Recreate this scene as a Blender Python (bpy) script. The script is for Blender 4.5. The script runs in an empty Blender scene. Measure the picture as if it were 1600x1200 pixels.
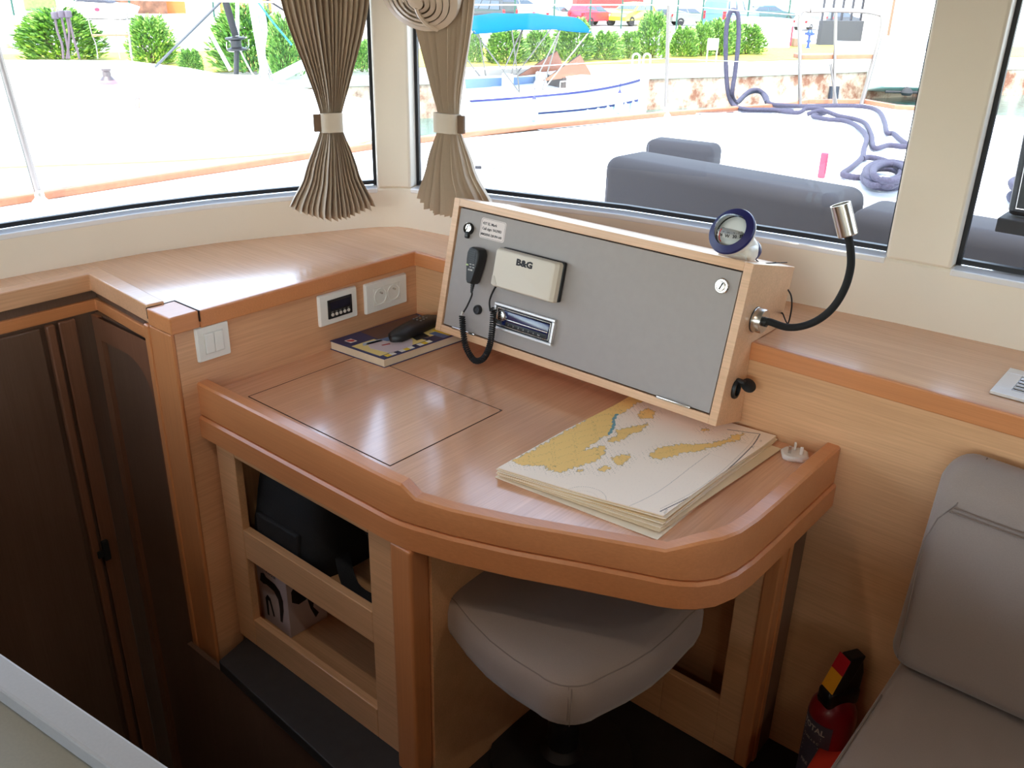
import bpy, bmesh, math, random
from mathutils import Vector, Matrix
random.seed(7)
sc = bpy.context.scene
COL = sc.collection
# ---------------------------------------------------------------- camera, world, sun, exposure
CAM_POS = Vector((0.0, 0.0, 1.605))
FPX = 1409.2
C_R = Vector((0.76279464, 0.6463001, 0.02098875))
C_D = Vector((0.28185529, -0.30309625, -0.91032426))
C_F = Vector((-0.58198105, 0.70030625, -0.4133633))
cd = bpy.data.cameras.new('camera'); cam = bpy.data.objects.new('camera', cd); COL.objects.link(cam)
cam.matrix_world = Matrix(((C_R.x, -C_D.x, -C_F.x, 0), (C_R.y, -C_D.y, -C_F.y, 0), (C_R.z, -C_D.z, -C_F.z, CAM_POS.z), (0, 0, 0, 1)))
cd.sensor_width = 36.0; cd.lens = FPX / 1600 * 36.0; cd.clip_start = 0.02; cd.clip_end = 600
sc.camera = cam
SUN_EL, SUN_AZ = math.radians(64), math.radians(118)      # azimuth of the sun's travel direction from +X
SUN_DIR = Vector((math.cos(SUN_EL) * math.cos(SUN_AZ), math.cos(SUN_EL) * math.sin(SUN_AZ), -math.sin(SUN_EL)))
w = bpy.data.worlds.new('sky'); sc.world = w; w.use_nodes = True
nt = w.node_tree; nt.nodes.clear()
sky = nt.nodes.new('ShaderNodeTexSky'); sky.sky_type = 'NISHITA'; sky.sun_disc = False
sky.sun_elevation = SUN_EL; sky.sun_rotation = math.atan2(-SUN_DIR.x, -SUN_DIR.y); sky.air_density = 1.1; sky.dust_density = 1.6; sky.ozone_density = 1.0
hs = nt.nodes.new('ShaderNodeHueSaturation'); hs.inputs['Saturation'].default_value = 0.7
bg = nt.nodes.new('ShaderNodeBackground'); bg.inputs['Strength'].default_value = 0.60
wo = nt.nodes.new('ShaderNodeOutputWorld')
nt.links.new(sky.outputs[0], hs.inputs['Color']); nt.links.new(hs.outputs[0], bg.inputs[0]); nt.links.new(bg.outputs[0], wo.inputs[0])
sd = bpy.data.lights.new('sun', 'SUN'); sd.energy = 2.7; sd.angle = math.radians(0.6); sd.color = (1.0, 0.96, 0.9)
so = bpy.data.objects.new('sun', sd); COL.objects.link(so); so.rotation_euler = SUN_DIR.to_track_quat('-Z', 'Y').to_euler(); so.location = (0, 0, 12)
sc.view_settings.view_transform = 'Standard'; sc.view_settings.look = 'None'; sc.view_settings.gamma = 1.0
sc.view_settings.use_curve_mapping = False; sc.view_settings.exposure = 1.4
cy = sc.cycles
cy.max_bounces = 10; cy.diffuse_bounces = 6; cy.transparent_max_bounces = 16; cy.caustics_reflective = False; cy.caustics_refractive = False
cy.sample_clamp_indirect = 8; cy.use_denoising = True
def fill_lamp_light(o, watt, size):  # area light under each added ceiling lamp
    l = bpy.data.lights.new('fill_light', 'AREA'); l.energy = watt; l.shape = 'DISK'; l.size = size; l.color = (1.0, 0.86, 0.68)
    a = bpy.data.objects.new('fill_light', l); COL.objects.link(a); a.location = (0, 0, -0.03); a.parent = o
# ---------------------------------------------------------------- measuring: picture point -> point on a real plane
def ray(x, y):
    return C_R * ((x - 800) / FPX) + C_D * ((y - 600) / FPX) + C_F
def onz(x, y, z): r = ray(x, y); return CAM_POS + r * ((z - CAM_POS.z) / r.z)
def onx(x, y, X): r = ray(x, y); return CAM_POS + r * (X / r.x)
def ony(x, y, Y): r = ray(x, y); return CAM_POS + r * (Y / r.y)
def onpl(x, y, p0, n): r = ray(x, y); return CAM_POS + r * ((Vector(p0) - CAM_POS).dot(n) / r.dot(n))
# ---------------------------------------------------------------- materials
def lin(c):
    return tuple(((v / 255) / 12.92 if v <= 10 else (((v / 255) + 0.055) / 1.055) ** 2.4) for v in c) + (1,)
MATS = {}
def mat(name, col, rough=0.5, metal=0.0, spec=0.5, noise=0.0, nscale=30, bump=0.0, bscale=200, coat=0.0, sheen=0.0):
    if name in MATS: return MATS[name]
    m = bpy.data.materials.new(name); m.use_nodes = True; MATS[name] = m
    n = m.node_tree; b = n.nodes['Principled BSDF']
    b.inputs['Base Color'].default_value = lin(col); b.inputs['Roughness'].default_value = rough
    b.inputs['Metallic'].default_value = metal; b.inputs['Specular IOR Level'].default_value = spec
    b.inputs['Coat Weight'].default_value = coat; b.inputs['Coat Roughness'].default_value = 0.12
    b.inputs['Sheen Weight'].default_value = sheen
    tc = n.nodes.new('ShaderNodeTexCoord')
    if noise:
        t = n.nodes.new('ShaderNodeTexNoise'); t.inputs['Scale'].default_value = nscale; t.inputs['Detail'].default_value = 4
        r = n.nodes.new('ShaderNodeValToRGB'); c = lin(col)
        r.color_ramp.elements[0].position = 0.3; r.color_ramp.elements[1].position = 0.7
        r.color_ramp.elements[0].color = tuple(v * (1 - noise) for v in c[:3]) + (1,)
        r.color_ramp.elements[1].color = tuple(min(1, v * (1 + noise)) for v in c[:3]) + (1,)
        n.links.new(tc.outputs['Object'], t.inputs['Vector']); n.links.new(t.outputs[0], r.inputs[0]); n.links.new(r.outputs[0], b.inputs['Base Color'])
    if bump:
        t = n.nodes.new('ShaderNodeTexNoise'); t.inputs['Scale'].default_value = bscale; t.inputs['Detail'].default_value = 3
        bn = n.nodes.new('ShaderNodeBump'); bn.inputs['Strength'].default_value = bump; bn.inputs['Distance'].default_value = 0.002
        n.links.new(tc.outputs['Object'], t.inputs['Vector']); n.links.new(t.outputs[0], bn.inputs['Height']); n.links.new(bn.outputs[0], b.inputs['Normal'])
    return m
def wood(name, col, axis=0, rough=0.34, contrast=0.13, coat=0.25):
    """beech veneer, grain running along the axis"""
    m = bpy.data.materials.new(name); m.use_nodes = True; MATS[name] = m
    n = m.node_tree; b = n.nodes['Principled BSDF']; c = lin(col)
    tc = n.nodes.new('ShaderNodeTexCoord')
    def layer(sa, sb, det, lo, hi):
        mp = n.nodes.new('ShaderNodeMapping'); s = [sb, sb, sb]; s[axis] = sa; mp.inputs['Scale'].default_value = s
        t = n.nodes.new('ShaderNodeTexNoise'); t.inputs['Scale'].default_value = 1; t.inputs['Detail'].default_value = det; t.inputs['Roughness'].default_value = 0.6
        n.links.new(tc.outputs['Object'], mp.inputs[0]); n.links.new(mp.outputs[0], t.inputs['Vector'])
        r = n.nodes.new('ShaderNodeValToRGB'); r.color_ramp.elements[0].position = 0.3; r.color_ramp.elements[1].position = 0.72
        r.color_ramp.elements[0].color = (lo, lo * 0.97, lo * 0.94, 1); r.color_ramp.elements[1].color = (hi, hi, hi, 1)
        n.links.new(t.outputs[0], r.inputs[0]); return r
    a = layer(6, 260, 3, 1 - contrast, 1.0 + contrast * 0.4); bb = layer(1.5, 14, 2, 1 - contrast * 0.6, 1.0 + contrast * 0.3)
    m1 = n.nodes.new('ShaderNodeMix'); m1.data_type = 'RGBA'; m1.blend_type = 'MULTIPLY'; m1.inputs[0].default_value = 1
    m1.inputs[6].default_value = c; n.links.new(a.outputs[0], m1.inputs[7])
    m2 = n.nodes.new('ShaderNodeMix'); m2.data_type = 'RGBA'; m2.blend_type = 'MULTIPLY'; m2.inputs[0].default_value = 1
    n.links.new(m1.outputs[2], m2.inputs[6]); n.links.new(bb.outputs[0], m2.inputs[7]); n.links.new(m2.outputs[2], b.inputs['Base Color'])
    b.inputs['Roughness'].default_value = rough; b.inputs['Coat Weight'].default_value = coat; b.inputs['Coat Roughness'].default_value = 0.13
    return m
def glassy(name, tint=(0.97, 0.985, 0.98), ior=1.45, gloss=0.02):
    m = bpy.data.materials.new(name); m.use_nodes = True; n = m.node_tree; n.nodes.clear(); MATS[name] = m
    o = n.nodes.new('ShaderNodeOutputMaterial'); mx = n.nodes.new('ShaderNodeMixShader'); f = n.nodes.new('ShaderNodeFresnel'); f.inputs[0].default_value = ior
    t = n.nodes.new('ShaderNodeBsdfTransparent'); t.inputs[0].default_value = tint + (1,)
    g = n.nodes.new('ShaderNodeBsdfGlossy'); g.inputs['Roughness'].default_value = gloss
    mu = n.nodes.new('ShaderNodeMath'); mu.operation = 'MULTIPLY'; mu.inputs[1].default_value = 0.6
    n.links.new(f.outputs[0], mu.inputs[0]); n.links.new(mu.outputs[0], mx.inputs[0]); n.links.new(t.outputs[0], mx.inputs[1]); n.links.new(g.outputs[0], mx.inputs[2]); n.links.new(mx.outputs[0], o.inputs[0])
    return m
WX = wood('beech_along_x', (220, 172, 128), 0)
WY = wood('beech_along_y', (220, 170, 130), 1, rough=0.3)
WZ = wood('beech_along_z', (212, 166, 122), 2)
WT = wood('beech_table', (222, 168, 132), 1, rough=0.22, contrast=0.12, coat=1.0)
WL = wood('beech_ledge', (226, 176, 138), 0, rough=0.24, coat=0.6)
WE = wood('orange_solid_edge', (208, 138, 88), 0, rough=0.35, contrast=0.08)
WEY = wood('orange_solid_edge_y', (208, 138, 88), 1, rough=0.35, contrast=0.08)
WEZ = wood('orange_solid_edge_z', (198, 132, 84), 2, rough=0.35, contrast=0.08)
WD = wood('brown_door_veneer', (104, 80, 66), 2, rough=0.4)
WDM = wood('brown_moulding', (124, 84, 62), 2, rough=0.4)
WB = wood('beech_box', (226, 184, 146), 0)
PAINT = mat('cream_gelcoat', (240, 230, 214), 0.35, noise=0.015, nscale=3)
CEIL = mat('beige_headliner', (176, 166, 152), 0.6)
SILL = mat('white_sill', (240, 241, 243), 0.12, spec=0.8, coat=1.0)
RUB = mat('black_rubber', (14, 14, 22), 0.5)
BLK = mat('black_plastic', (22, 22, 24), 0.45)
BLKM = mat('matte_black', (20, 20, 22), 0.8)
GAP = mat('dark_gap', (40, 22, 14), 0.8)
WHT = mat('white_plastic', (232, 230, 224), 0.35)
WHT2 = mat('light_plastic', (216, 212, 204), 0.4)
CHR = mat('chrome', (214, 210, 204), 0.2, 1.0)
STEEL = mat('brushed_steel', (205, 200, 192), 0.25, 1.0)
GREY = mat('grey_panel', (160, 152, 147), 0.5, noise=0.02, nscale=60)
FAB = mat('beige_fabric', (146, 130, 121), 0.9, noise=0.035, nscale=500, bump=0.25, bscale=900, sheen=0.3)
CURT = mat('taupe_curtain', (206, 190, 170), 0.85, noise=0.03, nscale=400, sheen=0.2)
TIE = mat('tieback_cloth', (214, 202, 184), 0.85)
DARKFL = mat('dark_floor', (24, 21, 20), 0.6, noise=0.15, nscale=15)
SLAB = mat('charcoal_tread', (44, 42, 42), 0.55, noise=0.12, nscale=40)
GLASS = glassy('window_glass')
# ---------------------------------------------------------------- mesh helpers
class MB:
    def __init__(s): s.v = []; s.f = []; s.mi = []; s.cur = 0
    def add(s, vs, fs, M=None):
        o = len(s.v)
        for p in vs:
            p = Vector(p); s.v.append(M @ p if M else p)
        for f in fs: s.f.append(tuple(i + o for i in f)); s.mi.append(s.cur)
        return s
    def box(s, a, b, M=None):
        x0, y0, z0 = a; x1, y1, z1 = b
        return s.add([(x0, y0, z0), (x1, y0, z0), (x1, y1, z0), (x0, y1, z0), (x0, y0, z1), (x1, y0, z1), (x1, y1, z1), (x0, y1, z1)],
                     [(3, 2, 1, 0), (4, 5, 6, 7), (0, 1, 5, 4), (1, 2, 6, 5), (2, 3, 7, 6), (3, 0, 4, 7)], M)
    def rbox(s, a, b, r, seg=3, M=None):
        bm = bmesh.new(); bmesh.ops.create_cube(bm, size=1)
        c = [(a[i] + b[i]) / 2 for i in range(3)]; d = [abs(b[i] - a[i]) for i in range(3)]
        for v in bm.verts: v.co = Vector((c[0] + v.co.x * d[0], c[1] + v.co.y * d[1], c[2] + v.co.z * d[2]))
        bmesh.ops.bevel(bm, geom=bm.edges[:], offset=min(r, min(d) * 0.49), segments=seg, profile=0.5, affect='EDGES')
        bm.verts.index_update()
        s.add([v.co.copy() for v in bm.verts], [tuple(v.index for v in f.verts) for f in bm.faces], M); bm.free(); return s
    def prism(s, poly, z0, z1, M=None):
        n = len(poly); ar = sum(poly[i][0] * poly[(i + 1) % n][1] - poly[(i + 1) % n][0] * poly[i][1] for i in range(n))
        if ar < 0: poly = poly[::-1]
        vs = [(p[0], p[1], z0) for p in poly] + [(p[0], p[1], z1) for p in poly]
        return s.add(vs, [tuple(range(n))[::-1], tuple(range(n, 2 * n))] + [(i, (i + 1) % n, (i + 1) % n + n, i + n) for i in range(n)], M)
    def prismx(s, poly, x0, x1):      # poly of (y, z)
        M = Matrix(((0, 0, 1, 0), (1, 0, 0, 0), (0, 1, 0, 0), (0, 0, 0, 1)))
        return s.prism(poly, x0, x1, M)
    def loft(s, rings, closed=True, cap=True, M=None):
        n = len(rings[0]); vs = [p for r in rings for p in r]; fs = []
        for k in range(len(rings) - 1):
            for i in range(n if closed else n - 1):
                j = (i + 1) % n; fs.append((k * n + i, k * n + j, (k + 1) * n + j, (k + 1) * n + i))
        if cap and closed: fs.append(tuple(range(n))[::-1]); fs.append(tuple(range((len(rings) - 1) * n, len(rings) * n)))
        return s.add(vs, fs, M)
    def lathe(s, prof, n=24, M=None, cap=True):  # prof of (r, z)
        rings = [[(r * math.cos(2 * math.pi * i / n), r * math.sin(2 * math.pi * i / n), z) for i in range(n)] for r, z in prof]
        return s.loft(rings, True, cap, M)
    def tube(s, pts, r, n=8, cap=True, close=False):
        pts = [Vector(p) for p in pts]; rings = []; up = None; m = len(pts)
        for i, p in enumerate(pts):
            if close: t = pts[(i + 1) % m] - pts[i - 1]
            else: t = pts[min(i + 1, m - 1)] - pts[max(i - 1, 0)]
            if t.length < 1e-9: t = Vector((0, 0, 1))
            t.normalize()
            if up is None: up = t.orthogonal().normalized()
            up = (up - t * up.dot(t)); up = up.normalized() if up.length > 1e-6 else t.orthogonal().normalized()
            b = t.cross(up); rr = r[i] if isinstance(r, (list, tuple)) else r
            rings.append([p + (up * math.cos(2 * math.pi * k / n) + b * math.sin(2 * math.pi * k / n)) * rr for k in range(n)])
        if close: rings.append(rings[0])
        return s.loft(rings, True, cap and not close)
    def build(s, name, m, parent=None, smooth=False, bevel=0.0, angle=40, origin=None):
        me = bpy.data.meshes.new(name)
        if parent is not None: off = world_loc(parent)
        elif origin is not None: off = Vector(origin)
        else:
            xs = [v.x for v in s.v]; ys = [v.y for v in s.v]; off = Vector(((min(xs) + max(xs)) / 2, (min(ys) + max(ys)) / 2, min(v.z for v in s.v)))
        me.from_pydata([v - off for v in s.v], [], s.f)
        ms = m if isinstance(m, (list, tuple)) else [m]
        for x in ms: me.materials.append(x)
        if len(ms) > 1: me.polygons.foreach_set('material_index', s.mi)
        bm = bmesh.new(); bm.from_mesh(me); bmesh.ops.recalc_face_normals(bm, faces=bm.faces[:]); bm.to_mesh(me); bm.free()
        if smooth:
            me.polygons.foreach_set('use_smooth', [True] * len(me.polygons)); me.set_sharp_from_angle(angle=math.radians(angle))
        o = bpy.data.objects.new(name, me); COL.objects.link(o)
        if parent is not None: o.parent = parent
        else: o.location = off
        if bevel:
            b = o.modifiers.new('bevel', 'BEVEL'); b.width = bevel; b.segments = 2; b.limit_method = 'ANGLE'; b.angle_limit = math.radians(50)
        return o
def world_loc(o):
    v = Vector((0, 0, 0))
    while o is not None: v += o.location; o = o.parent
    return v
def tag(o, label=None, cat=None, group=None, kind=None):
    if label: o['label'] = label
    if cat: o['category'] = cat
    if group: o['group'] = group
    if kind: o['kind'] = kind
    return o
def thing(name, loc, label, cat, group=None):
    o = bpy.data.objects.new(name, None); COL.objects.link(o); o.location = loc; o.empty_display_size = 0.05
    return tag(o, label, cat, group)
def struct(o): o['kind'] = 'structure'; return o
def copy_tree(o, parent=None):
    c = o.copy(); COL.objects.link(c); c.parent = parent
    for ch in list(o.children): copy_tree(ch, c)
    return c
def frame(o, z, x=None):
    """matrix with local Z along z"""
    z = Vector(z).normalized(); x = Vector(x) if x is not None else z.orthogonal(); x = (x - z * x.dot(z)).normalized(); y = z.cross(x)
    o = Vector(o)
    return Matrix(((x.x, y.x, z.x, o.x), (x.y, y.y, z.y, o.y), (x.z, y.z, z.z, o.z), (0, 0, 0, 1)))
def spline(pts, n=8, closed=False):
    pts = [Vector(p) for p in pts]; out = []; m = len(pts); N = m if closed else m - 1
    for i in range(N):
        g = (lambda k: pts[k % m]) if closed else (lambda k: pts[max(0, min(m - 1, k))])
        a, b, c, d = g(i - 1), g(i), g(i + 1), g(i + 2)
        for k in range(n):
            t = k / n
            out.append(0.5 * ((2 * b) + (c - a) * t + (2 * a - 5 * b + 4 * c - d) * t * t + (3 * b - a - 3 * c + d) * t ** 3))
    if not closed: out.append(pts[-1])
    return out
_txt = {}
def letters(mb, s, size, M, depth=0.0003, bold=0.0, shear=0.0, sx=1.0, align='CENTER'):
    cu = bpy.data.curves.new('t', 'FONT'); cu.body = s; cu.size = size; cu.extrude = depth; cu.offset = bold; cu.shear = shear; cu.align_x = align; cu.resolution_u = 2
    o = bpy.data.objects.new('t', cu); COL.objects.link(o); me = o.to_mesh()
    mb.add([(v.co.x * sx, v.co.y, v.co.z) for v in me.vertices], [tuple(p.vertices) for p in me.polygons], M)
    o.to_mesh_clear(); bpy.data.objects.remove(o); bpy.data.curves.remove(cu)
# ================================================================ THE CABIN SHELL
PATH = [(-2.26, -3.0), (-2.22, -0.6), (-2.19, 0.60), (-2.172, 0.85), (-2.14, 1.1), (-2.095, 1.28), (-2.04, 1.42), (-1.985, 1.55), (-1.945, 1.64), (-1.915, 1.695), (-1.88, 1.735), (-1.84, 1.75), (-1.797, 1.755), (-1.6, 1.78), (-1.2, 1.837), (-0.765, 1.903), (-0.537, 1.930), (-0.287, 1.944), (0.5, 1.965), (3.06, 2.0)]
SP = []
for (a, b) in zip(PATH, PATH[1:]):
    L = math.dist(a, b); k = max(1, int(L / 0.04)) if L < 1 else 8
    for i in range(k): SP.append((a[0] + (b[0] - a[0]) * i / k, a[1] + (b[1] - a[1]) * i / k))
SP.append(PATH[-1])
def normal_at(i):
    a = SP[max(0, i - 2)]; b = SP[min(len(SP) - 1, i + 2)]; d = Vector((b[0] - a[0], b[1] - a[1])).normalized(); return Vector((-d.y, d.x))   # outward
OUTN = [normal_at(i) for i in range(len(SP))]
def off(i, d): return (SP[i][0] + OUTN[i].x * d, SP[i][1] + OUTN[i].y * d)
def idx(x, y): return min(range(len(SP)), key=lambda i: (SP[i][0] - x) ** 2 + (SP[i][1] - y) ** 2)
WT_ = 0.075     # thickness of the cabin side
def band(mb, i0, i1, z0, z1, d0=0.0, d1=WT_, zin=None):
    rings = []
    for i in range(i0, i1 + 1):
        a, b = off(i, d0), off(i, d1)
        za0 = z0(i) if callable(z0) else z0; za1 = z1(i) if callable(z1) else z1
        rings.append([(a[0], a[1], za0), (b[0], b[1], za0), (b[0], b[1], za1), (a[0], a[1], za1)])
    mb.loft(rings)
def sillz(i):
    t = (SP[i][0] + 2.2) / 1.0; t = max(0, min(1, t)); return 1.040 + 0.036 * t
iL = idx(-1.911, 1.70); iR = idx(-1.832, 1.75); iP0 = idx(-0.585, 1.925); iP1 = idx(-0.445, 1.937); N = len(SP) - 1
# the wall: sill band, posts, header as one shell
WTOP = 1.66
m = MB(); band(m, 0, N, 0.90, sillz); band(m, 0, N, WTOP, 2.02)
band(m, iL, iR, sillz, WTOP); band(m, iP0, iP1, sillz, WTOP); band(m, 0, 3, sillz, WTOP); band(m, N - 4, N, sillz, WTOP)
struct(m.build('wall_window_side', PAINT, smooth=True, angle=35, bevel=0.006))
def window(k, i0, i1):
    g = MB(); fo, fi = 0.042, 0.056; hw = 0.009
    zb = lambda i: sillz(i) + 0.004
    band(g, i0, i1, zb, lambda i: zb(i) + hw * 1.2, fo, fi); band(g, i0, i1, WTOP - 0.015, WTOP, fo, fi)
    for a in (i0, i1):
        A, B = off(a, fo), off(a, fi); d = Vector((-OUTN[a].y, OUTN[a].x)) * (-hw if a == i1 else hw) * -1
        poly = [A, B, (B[0] + d.x, B[1] + d.y), (A[0] + d.x, A[1] + d.y)]
        g.prism(poly, sillz(a), WTOP)
    w_ = struct(g.build('window_%d' % k, RUB, smooth=True, angle=35))
    p = MB(); band(p, i0, i1, lambda i: sillz(i) + 0.006, WTOP - 0.004, 0.046, 0.052); p.build('pane', GLASS, w_)
    # bright bevelled sill ledge inside the opening
    s = MB(); band(s, i0, i1, lambda i: sillz(i) - 0.012, lambda i: sillz(i) + 0.0015, -0.002, WT_ + 0.004); s.build('window_sill', SILL, w_, bevel=0.003)
window(1, 4, iL); window(2, iR, iP0); window(3, iP1, N - 5)
# unseen cabin sides: starboard wall and aft bulkhead, window openings sized for the light inside
m = MB(); m.box((3.0, -3.0, -0.1), (3.07, 2.0, 1.3)); m.box((3.0, -3.0, 1.7), (3.07, 2.0, 2.02)); m.box((3.0, -3.0, 1.0), (3.07, -2.6, 1.7)); m.box((3.0, 1.5, 1.0), (3.07, 2.0, 1.7)); m.box((3.0, -0.6, 1.0), (3.07, 2.0, 1.7))
struct(m.build('wall_starboard', PAINT))
m = MB(); m.box((3.025, -2.6, 1.3), (3.031, 1.5, 1.7)); struct(m.build('window_4', GLASS))
m = MB(); m.box((-2.3, -3.07, -0.1), (-1.5, -3.0, 2.02)); m.box((2.3, -3.07, -0.1), (3.07, -3.0, 2.02)); m.box((-1.5, -3.07, 1.93), (2.3, -3.0, 2.02)); m.box((-1.5, -3.07, -0.1), (2.3, -3.0, 1.2))
struct(m.build('wall_aft', PAINT)); m = MB(); m.box((-1.5, -3.04, 1.2), (2.3, -3.034, 1.93)); struct(m.build('window_5', GLASS))
m = MB(); m.prism([(-2.42, -3.2), (3.2, -3.2), (3.2, 2.16)] + [off(i, 0.16) for i in range(N, -1, -1)], 2.0, 2.06); struct(m.build('ceiling', CEIL))
# floor with the companionway well to the port hull
WELL_X, WELL_Y = -1.02, 0.875
m = MB(); m.box((WELL_X, -3.0, -0.06), (3.0, 1.7, 0.0)); m.box((-1.76, WELL_Y, -0.06), (WELL_X, 1.7, 0.0)); m.box((-2.25, -3.0, -0.06), (WELL_X, -0.6, 0.0))
struct(m.build('floor', DARKFL))
m = MB(); m.box((-2.2, -0.65, -0.75), (WELL_X + 0.05, 0.95, -0.7)); struct(m.build('floor_hull', DARKFL))
m = MB(); m.box((-1.76, WELL_Y - 0.012, -0.7), (WELL_X + 0.04, WELL_Y, 0.055)); m.box((WELL_X, -0.6, -0.7), (WELL_X + 0.03, WELL_Y, 0.0)); m.box((-2.2, -0.63, -0.7), (WELL_X, -0.6, 0.9)); struct(m.build('wall_stairwell', WD))
# wooden wall panels behind the table
m = MB(); m.box((-1.76, 0.898, -0.05), (-1.67, 1.7, 0.905)); struct(m.build('wall_left', WY))
m = MB(); m.box((-1.764, 0.888, -0.70), (-1.668, 0.898, 0.905)); m.rbox((-1.772, 0.884, -0.70), (-1.752, 0.905, 0.905), 0.004); struct(m.build('trim_1', WEZ, bevel=0.004))
m = MB(); m.prism([(-1.67, 1.600), (3.0, 1.628), (3.0, 1.7), (-1.67, 1.7)], -0.02, 0.905); struct(m.build('wall_right', WX))
# ================================================================ LEDGE around the windows
led = thing('window_ledge', (-1.8, 1.3, 0.905), 'pale beech ledge running round the cabin below the windows', 'ledge')
inner = [(-2.05, -2.9), (-2.05, 0.915), (-1.662, 0.892), (-1.662, 1.590), (-0.70, 1.609), (2.98, 1.615)]
outer = [off(i, 0.02) for i in range(N - 1, 0, -1)]
m = MB(); m.prism(inner + outer, 0.908, 0.9405); m.build('shelf_board', WL, led, bevel=0.002)
def strip(mb, pts, w_in, z0, z1, w_out=0.0):
    """edge strip along an open polyline, left side = inward over the board"""
    rings = []; n = len(pts)
    for i, p in enumerate(pts):
        p = Vector(p[:2]); ns = []
        if i > 0: d = (p - Vector(pts[i - 1][:2])).normalized(); ns.append(Vector((-d.y, d.x)))
        if i < n - 1: d = (Vector(pts[i + 1][:2]) - p).normalized(); ns.append(Vector((-d.y, d.x)))
        nn = sum(ns, Vector((0, 0))); nn = nn / max(1e-6, nn.length_squared) * len(ns) if len(ns) > 1 else ns[0]
        if len(ns) > 1: nn = (ns[0] + ns[1]) / (1 + ns[0].dot(ns[1]))
        a = p - nn * w_out; b = p + nn * w_in
        rings.append([(a.x, a.y, z0), (b.x, b.y, z0), (b.x, b.y, z1), (a.x, a.y, z1)])
    mb.loft(rings)
m = MB(); strip(m, [(-1.662, 0.955), (-1.662, 1.590), (-0.70, 1.609), (2.98, 1.615)], 0.010, 0.904, 0.9425, 0.004); m.build('front_edge', WE, led, bevel=0.003)
m = MB(); strip(m, [(-2.05, -2.9), (-2.05, 0.915), (-1.752, 0.894)], 0.035, 0.908, 0.950, 0.004); m.build('fiddle_rail', WY, led, bevel=0.003)
m = MB(); m.box((-1.750, 0.886, 0.906), (-1.658, 0.9525, 0.9445)); m.build('corner_block', WEY, led, bevel=0.003)
m = MB(); m.box((-1.7525, 0.887, 0.92), (-1.750, 0.955, 0.9448)); m.box((-1.752, 0.9525, 0.92), (-1.657, 0.955, 0.9448)); m.build('corner_joint', GAP, led)
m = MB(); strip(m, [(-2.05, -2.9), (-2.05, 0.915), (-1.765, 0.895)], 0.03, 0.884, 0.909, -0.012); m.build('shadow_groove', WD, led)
m = MB(); strip(m, [(-2.05, -2.9), (-2.05, 0.915), (-1.765, 0.895)], 0.03, 0.855, 0.884, -0.004); m.build('lower_rail', WEY, led, bevel=0.003)
# dark cupboard doors down in the stairwell
m = MB(); m.box((-2.13, -0.6, -0.7), (-2.06, 0.95, 0.856)); struct(m.build('wall_port', WD))
def door(n_, lab, fr, pan, extra=None):
    t = thing(n_, fr[0], lab, 'cupboard door'); return t
t = thing('cupboard_door', (-2.055, 0.15, -0.68), 'plain dark brown cupboard door left of the panelled door, down the stairwell', 'door')
m = MB(); m.rbox((-2.059, -0.5, -0.68), (-2.045, 0.78, 0.85), 0.003); m.build('leaf', WD, t)
m = MB(); m.rbox((-2.057, 0.792, -0.69), (-2.040, 0.812, 0.852), 0.004); m.rbox((-2.057, 0.822, -0.69), (-2.046, 0.862, 0.852), 0.004); m.build('edge_moulding', WDM, t)
m = MB(); m.rbox((-2.040, 0.815, 0.20), (-2.028, 0.832, 0.26), 0.004); m.rbox((-2.036, 0.80, 0.215), (-2.030, 0.822, 0.235), 0.002); m.build('latch', BLKM, t)
t = thing('cupboard_door', (-1.9, 0.9, -0.68), 'dark brown cupboard door with arched inset panel beside the wall corner post', 'door')
X0, X1, Y = -2.05, -1.775, 0.905
m = MB(); m.box((X0, Y + 0.006, -0.69), (X1, Y + 0.03, 0.855)); m.build('inset_panel', WD, t)
def rail_arch(mb):
    pts_in = [(X0 + 0.035, 0.795)]
    for k in range(13):
        a = math.radians(90 - 90 * k / 12); pts_in.append((X1 - 0.13 + 0.10 * math.cos(a) , 0.695 + 0.10 * math.sin(a)))
    for (a, b) in zip(pts_in, pts_in[1:]):
        mb.add([(a[0], Y - 0.006, a[1]), (b[0], Y - 0.006, b[1]), (b[0], Y - 0.006, 0.853), (a[0], Y - 0.006, 0.853), (a[0], Y + 0.008, a[1]), (b[0], Y + 0.008, b[1]), (b[0], Y + 0.008, 0.853), (a[0], Y + 0.008, 0.853)],
               [(0, 1, 2, 3), (4, 5, 1, 0)] if abs(a[0] - b[0]) > 1e-6 else [(4, 5, 1, 0)])
    mb.box((X1 - 0.03, Y - 0.006, -0.69), (X1, Y + 0.008, 0.853)); mb.box((X0 + 0.005, Y - 0.006, -0.69), (X0 + 0.035, Y + 0.008, 0.853))
m = MB(); rail_arch(m); m.build('door_frame', WDM, t)
# ================================================================ CHART TABLE
TP = [(-1.672, 0.930), (-1.40, 0.930), (-1.10, 0.930), (-1.06, 0.930), (-1.03, 0.933), (-1.00, 0.9395), (-0.93, 0.959), (-0.82, 1.0), (-0.72, 1.045), (-0.62, 1.088), (-0.585, 1.102), (-0.56, 1.116), (-0.535, 1.136), (-0.515, 1.165), (-0.502, 1.205), (-0.4965, 1.26), (-0.495, 1.33), (-0.495, 1.45), (-0.495, 1.606)]
TOPZ = [0.780, 0.780, 0.780, 0.780, 0.779, 0.758, 0.756, 0.756, 0.756, 0.757, 0.758, 0.770, 0.780, 0.782, 0.782, 0.782, 0.782, 0.782, 0.782]
tab = thing('chart_table', (-1.1, 1.3, 0.645), 'built-in beech chart table with raised orange-brown edge and flush lid', 'table')
m = MB(); m.prism([(p[0] - (0.02 if i > 10 else 0), p[1] + (0.012 if i < 12 else 0)) for i, p in enumerate(TP)] + [(-1.67, 1.60)], 0.715, 0.750); m.build('tabletop', WT, tab)
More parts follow.
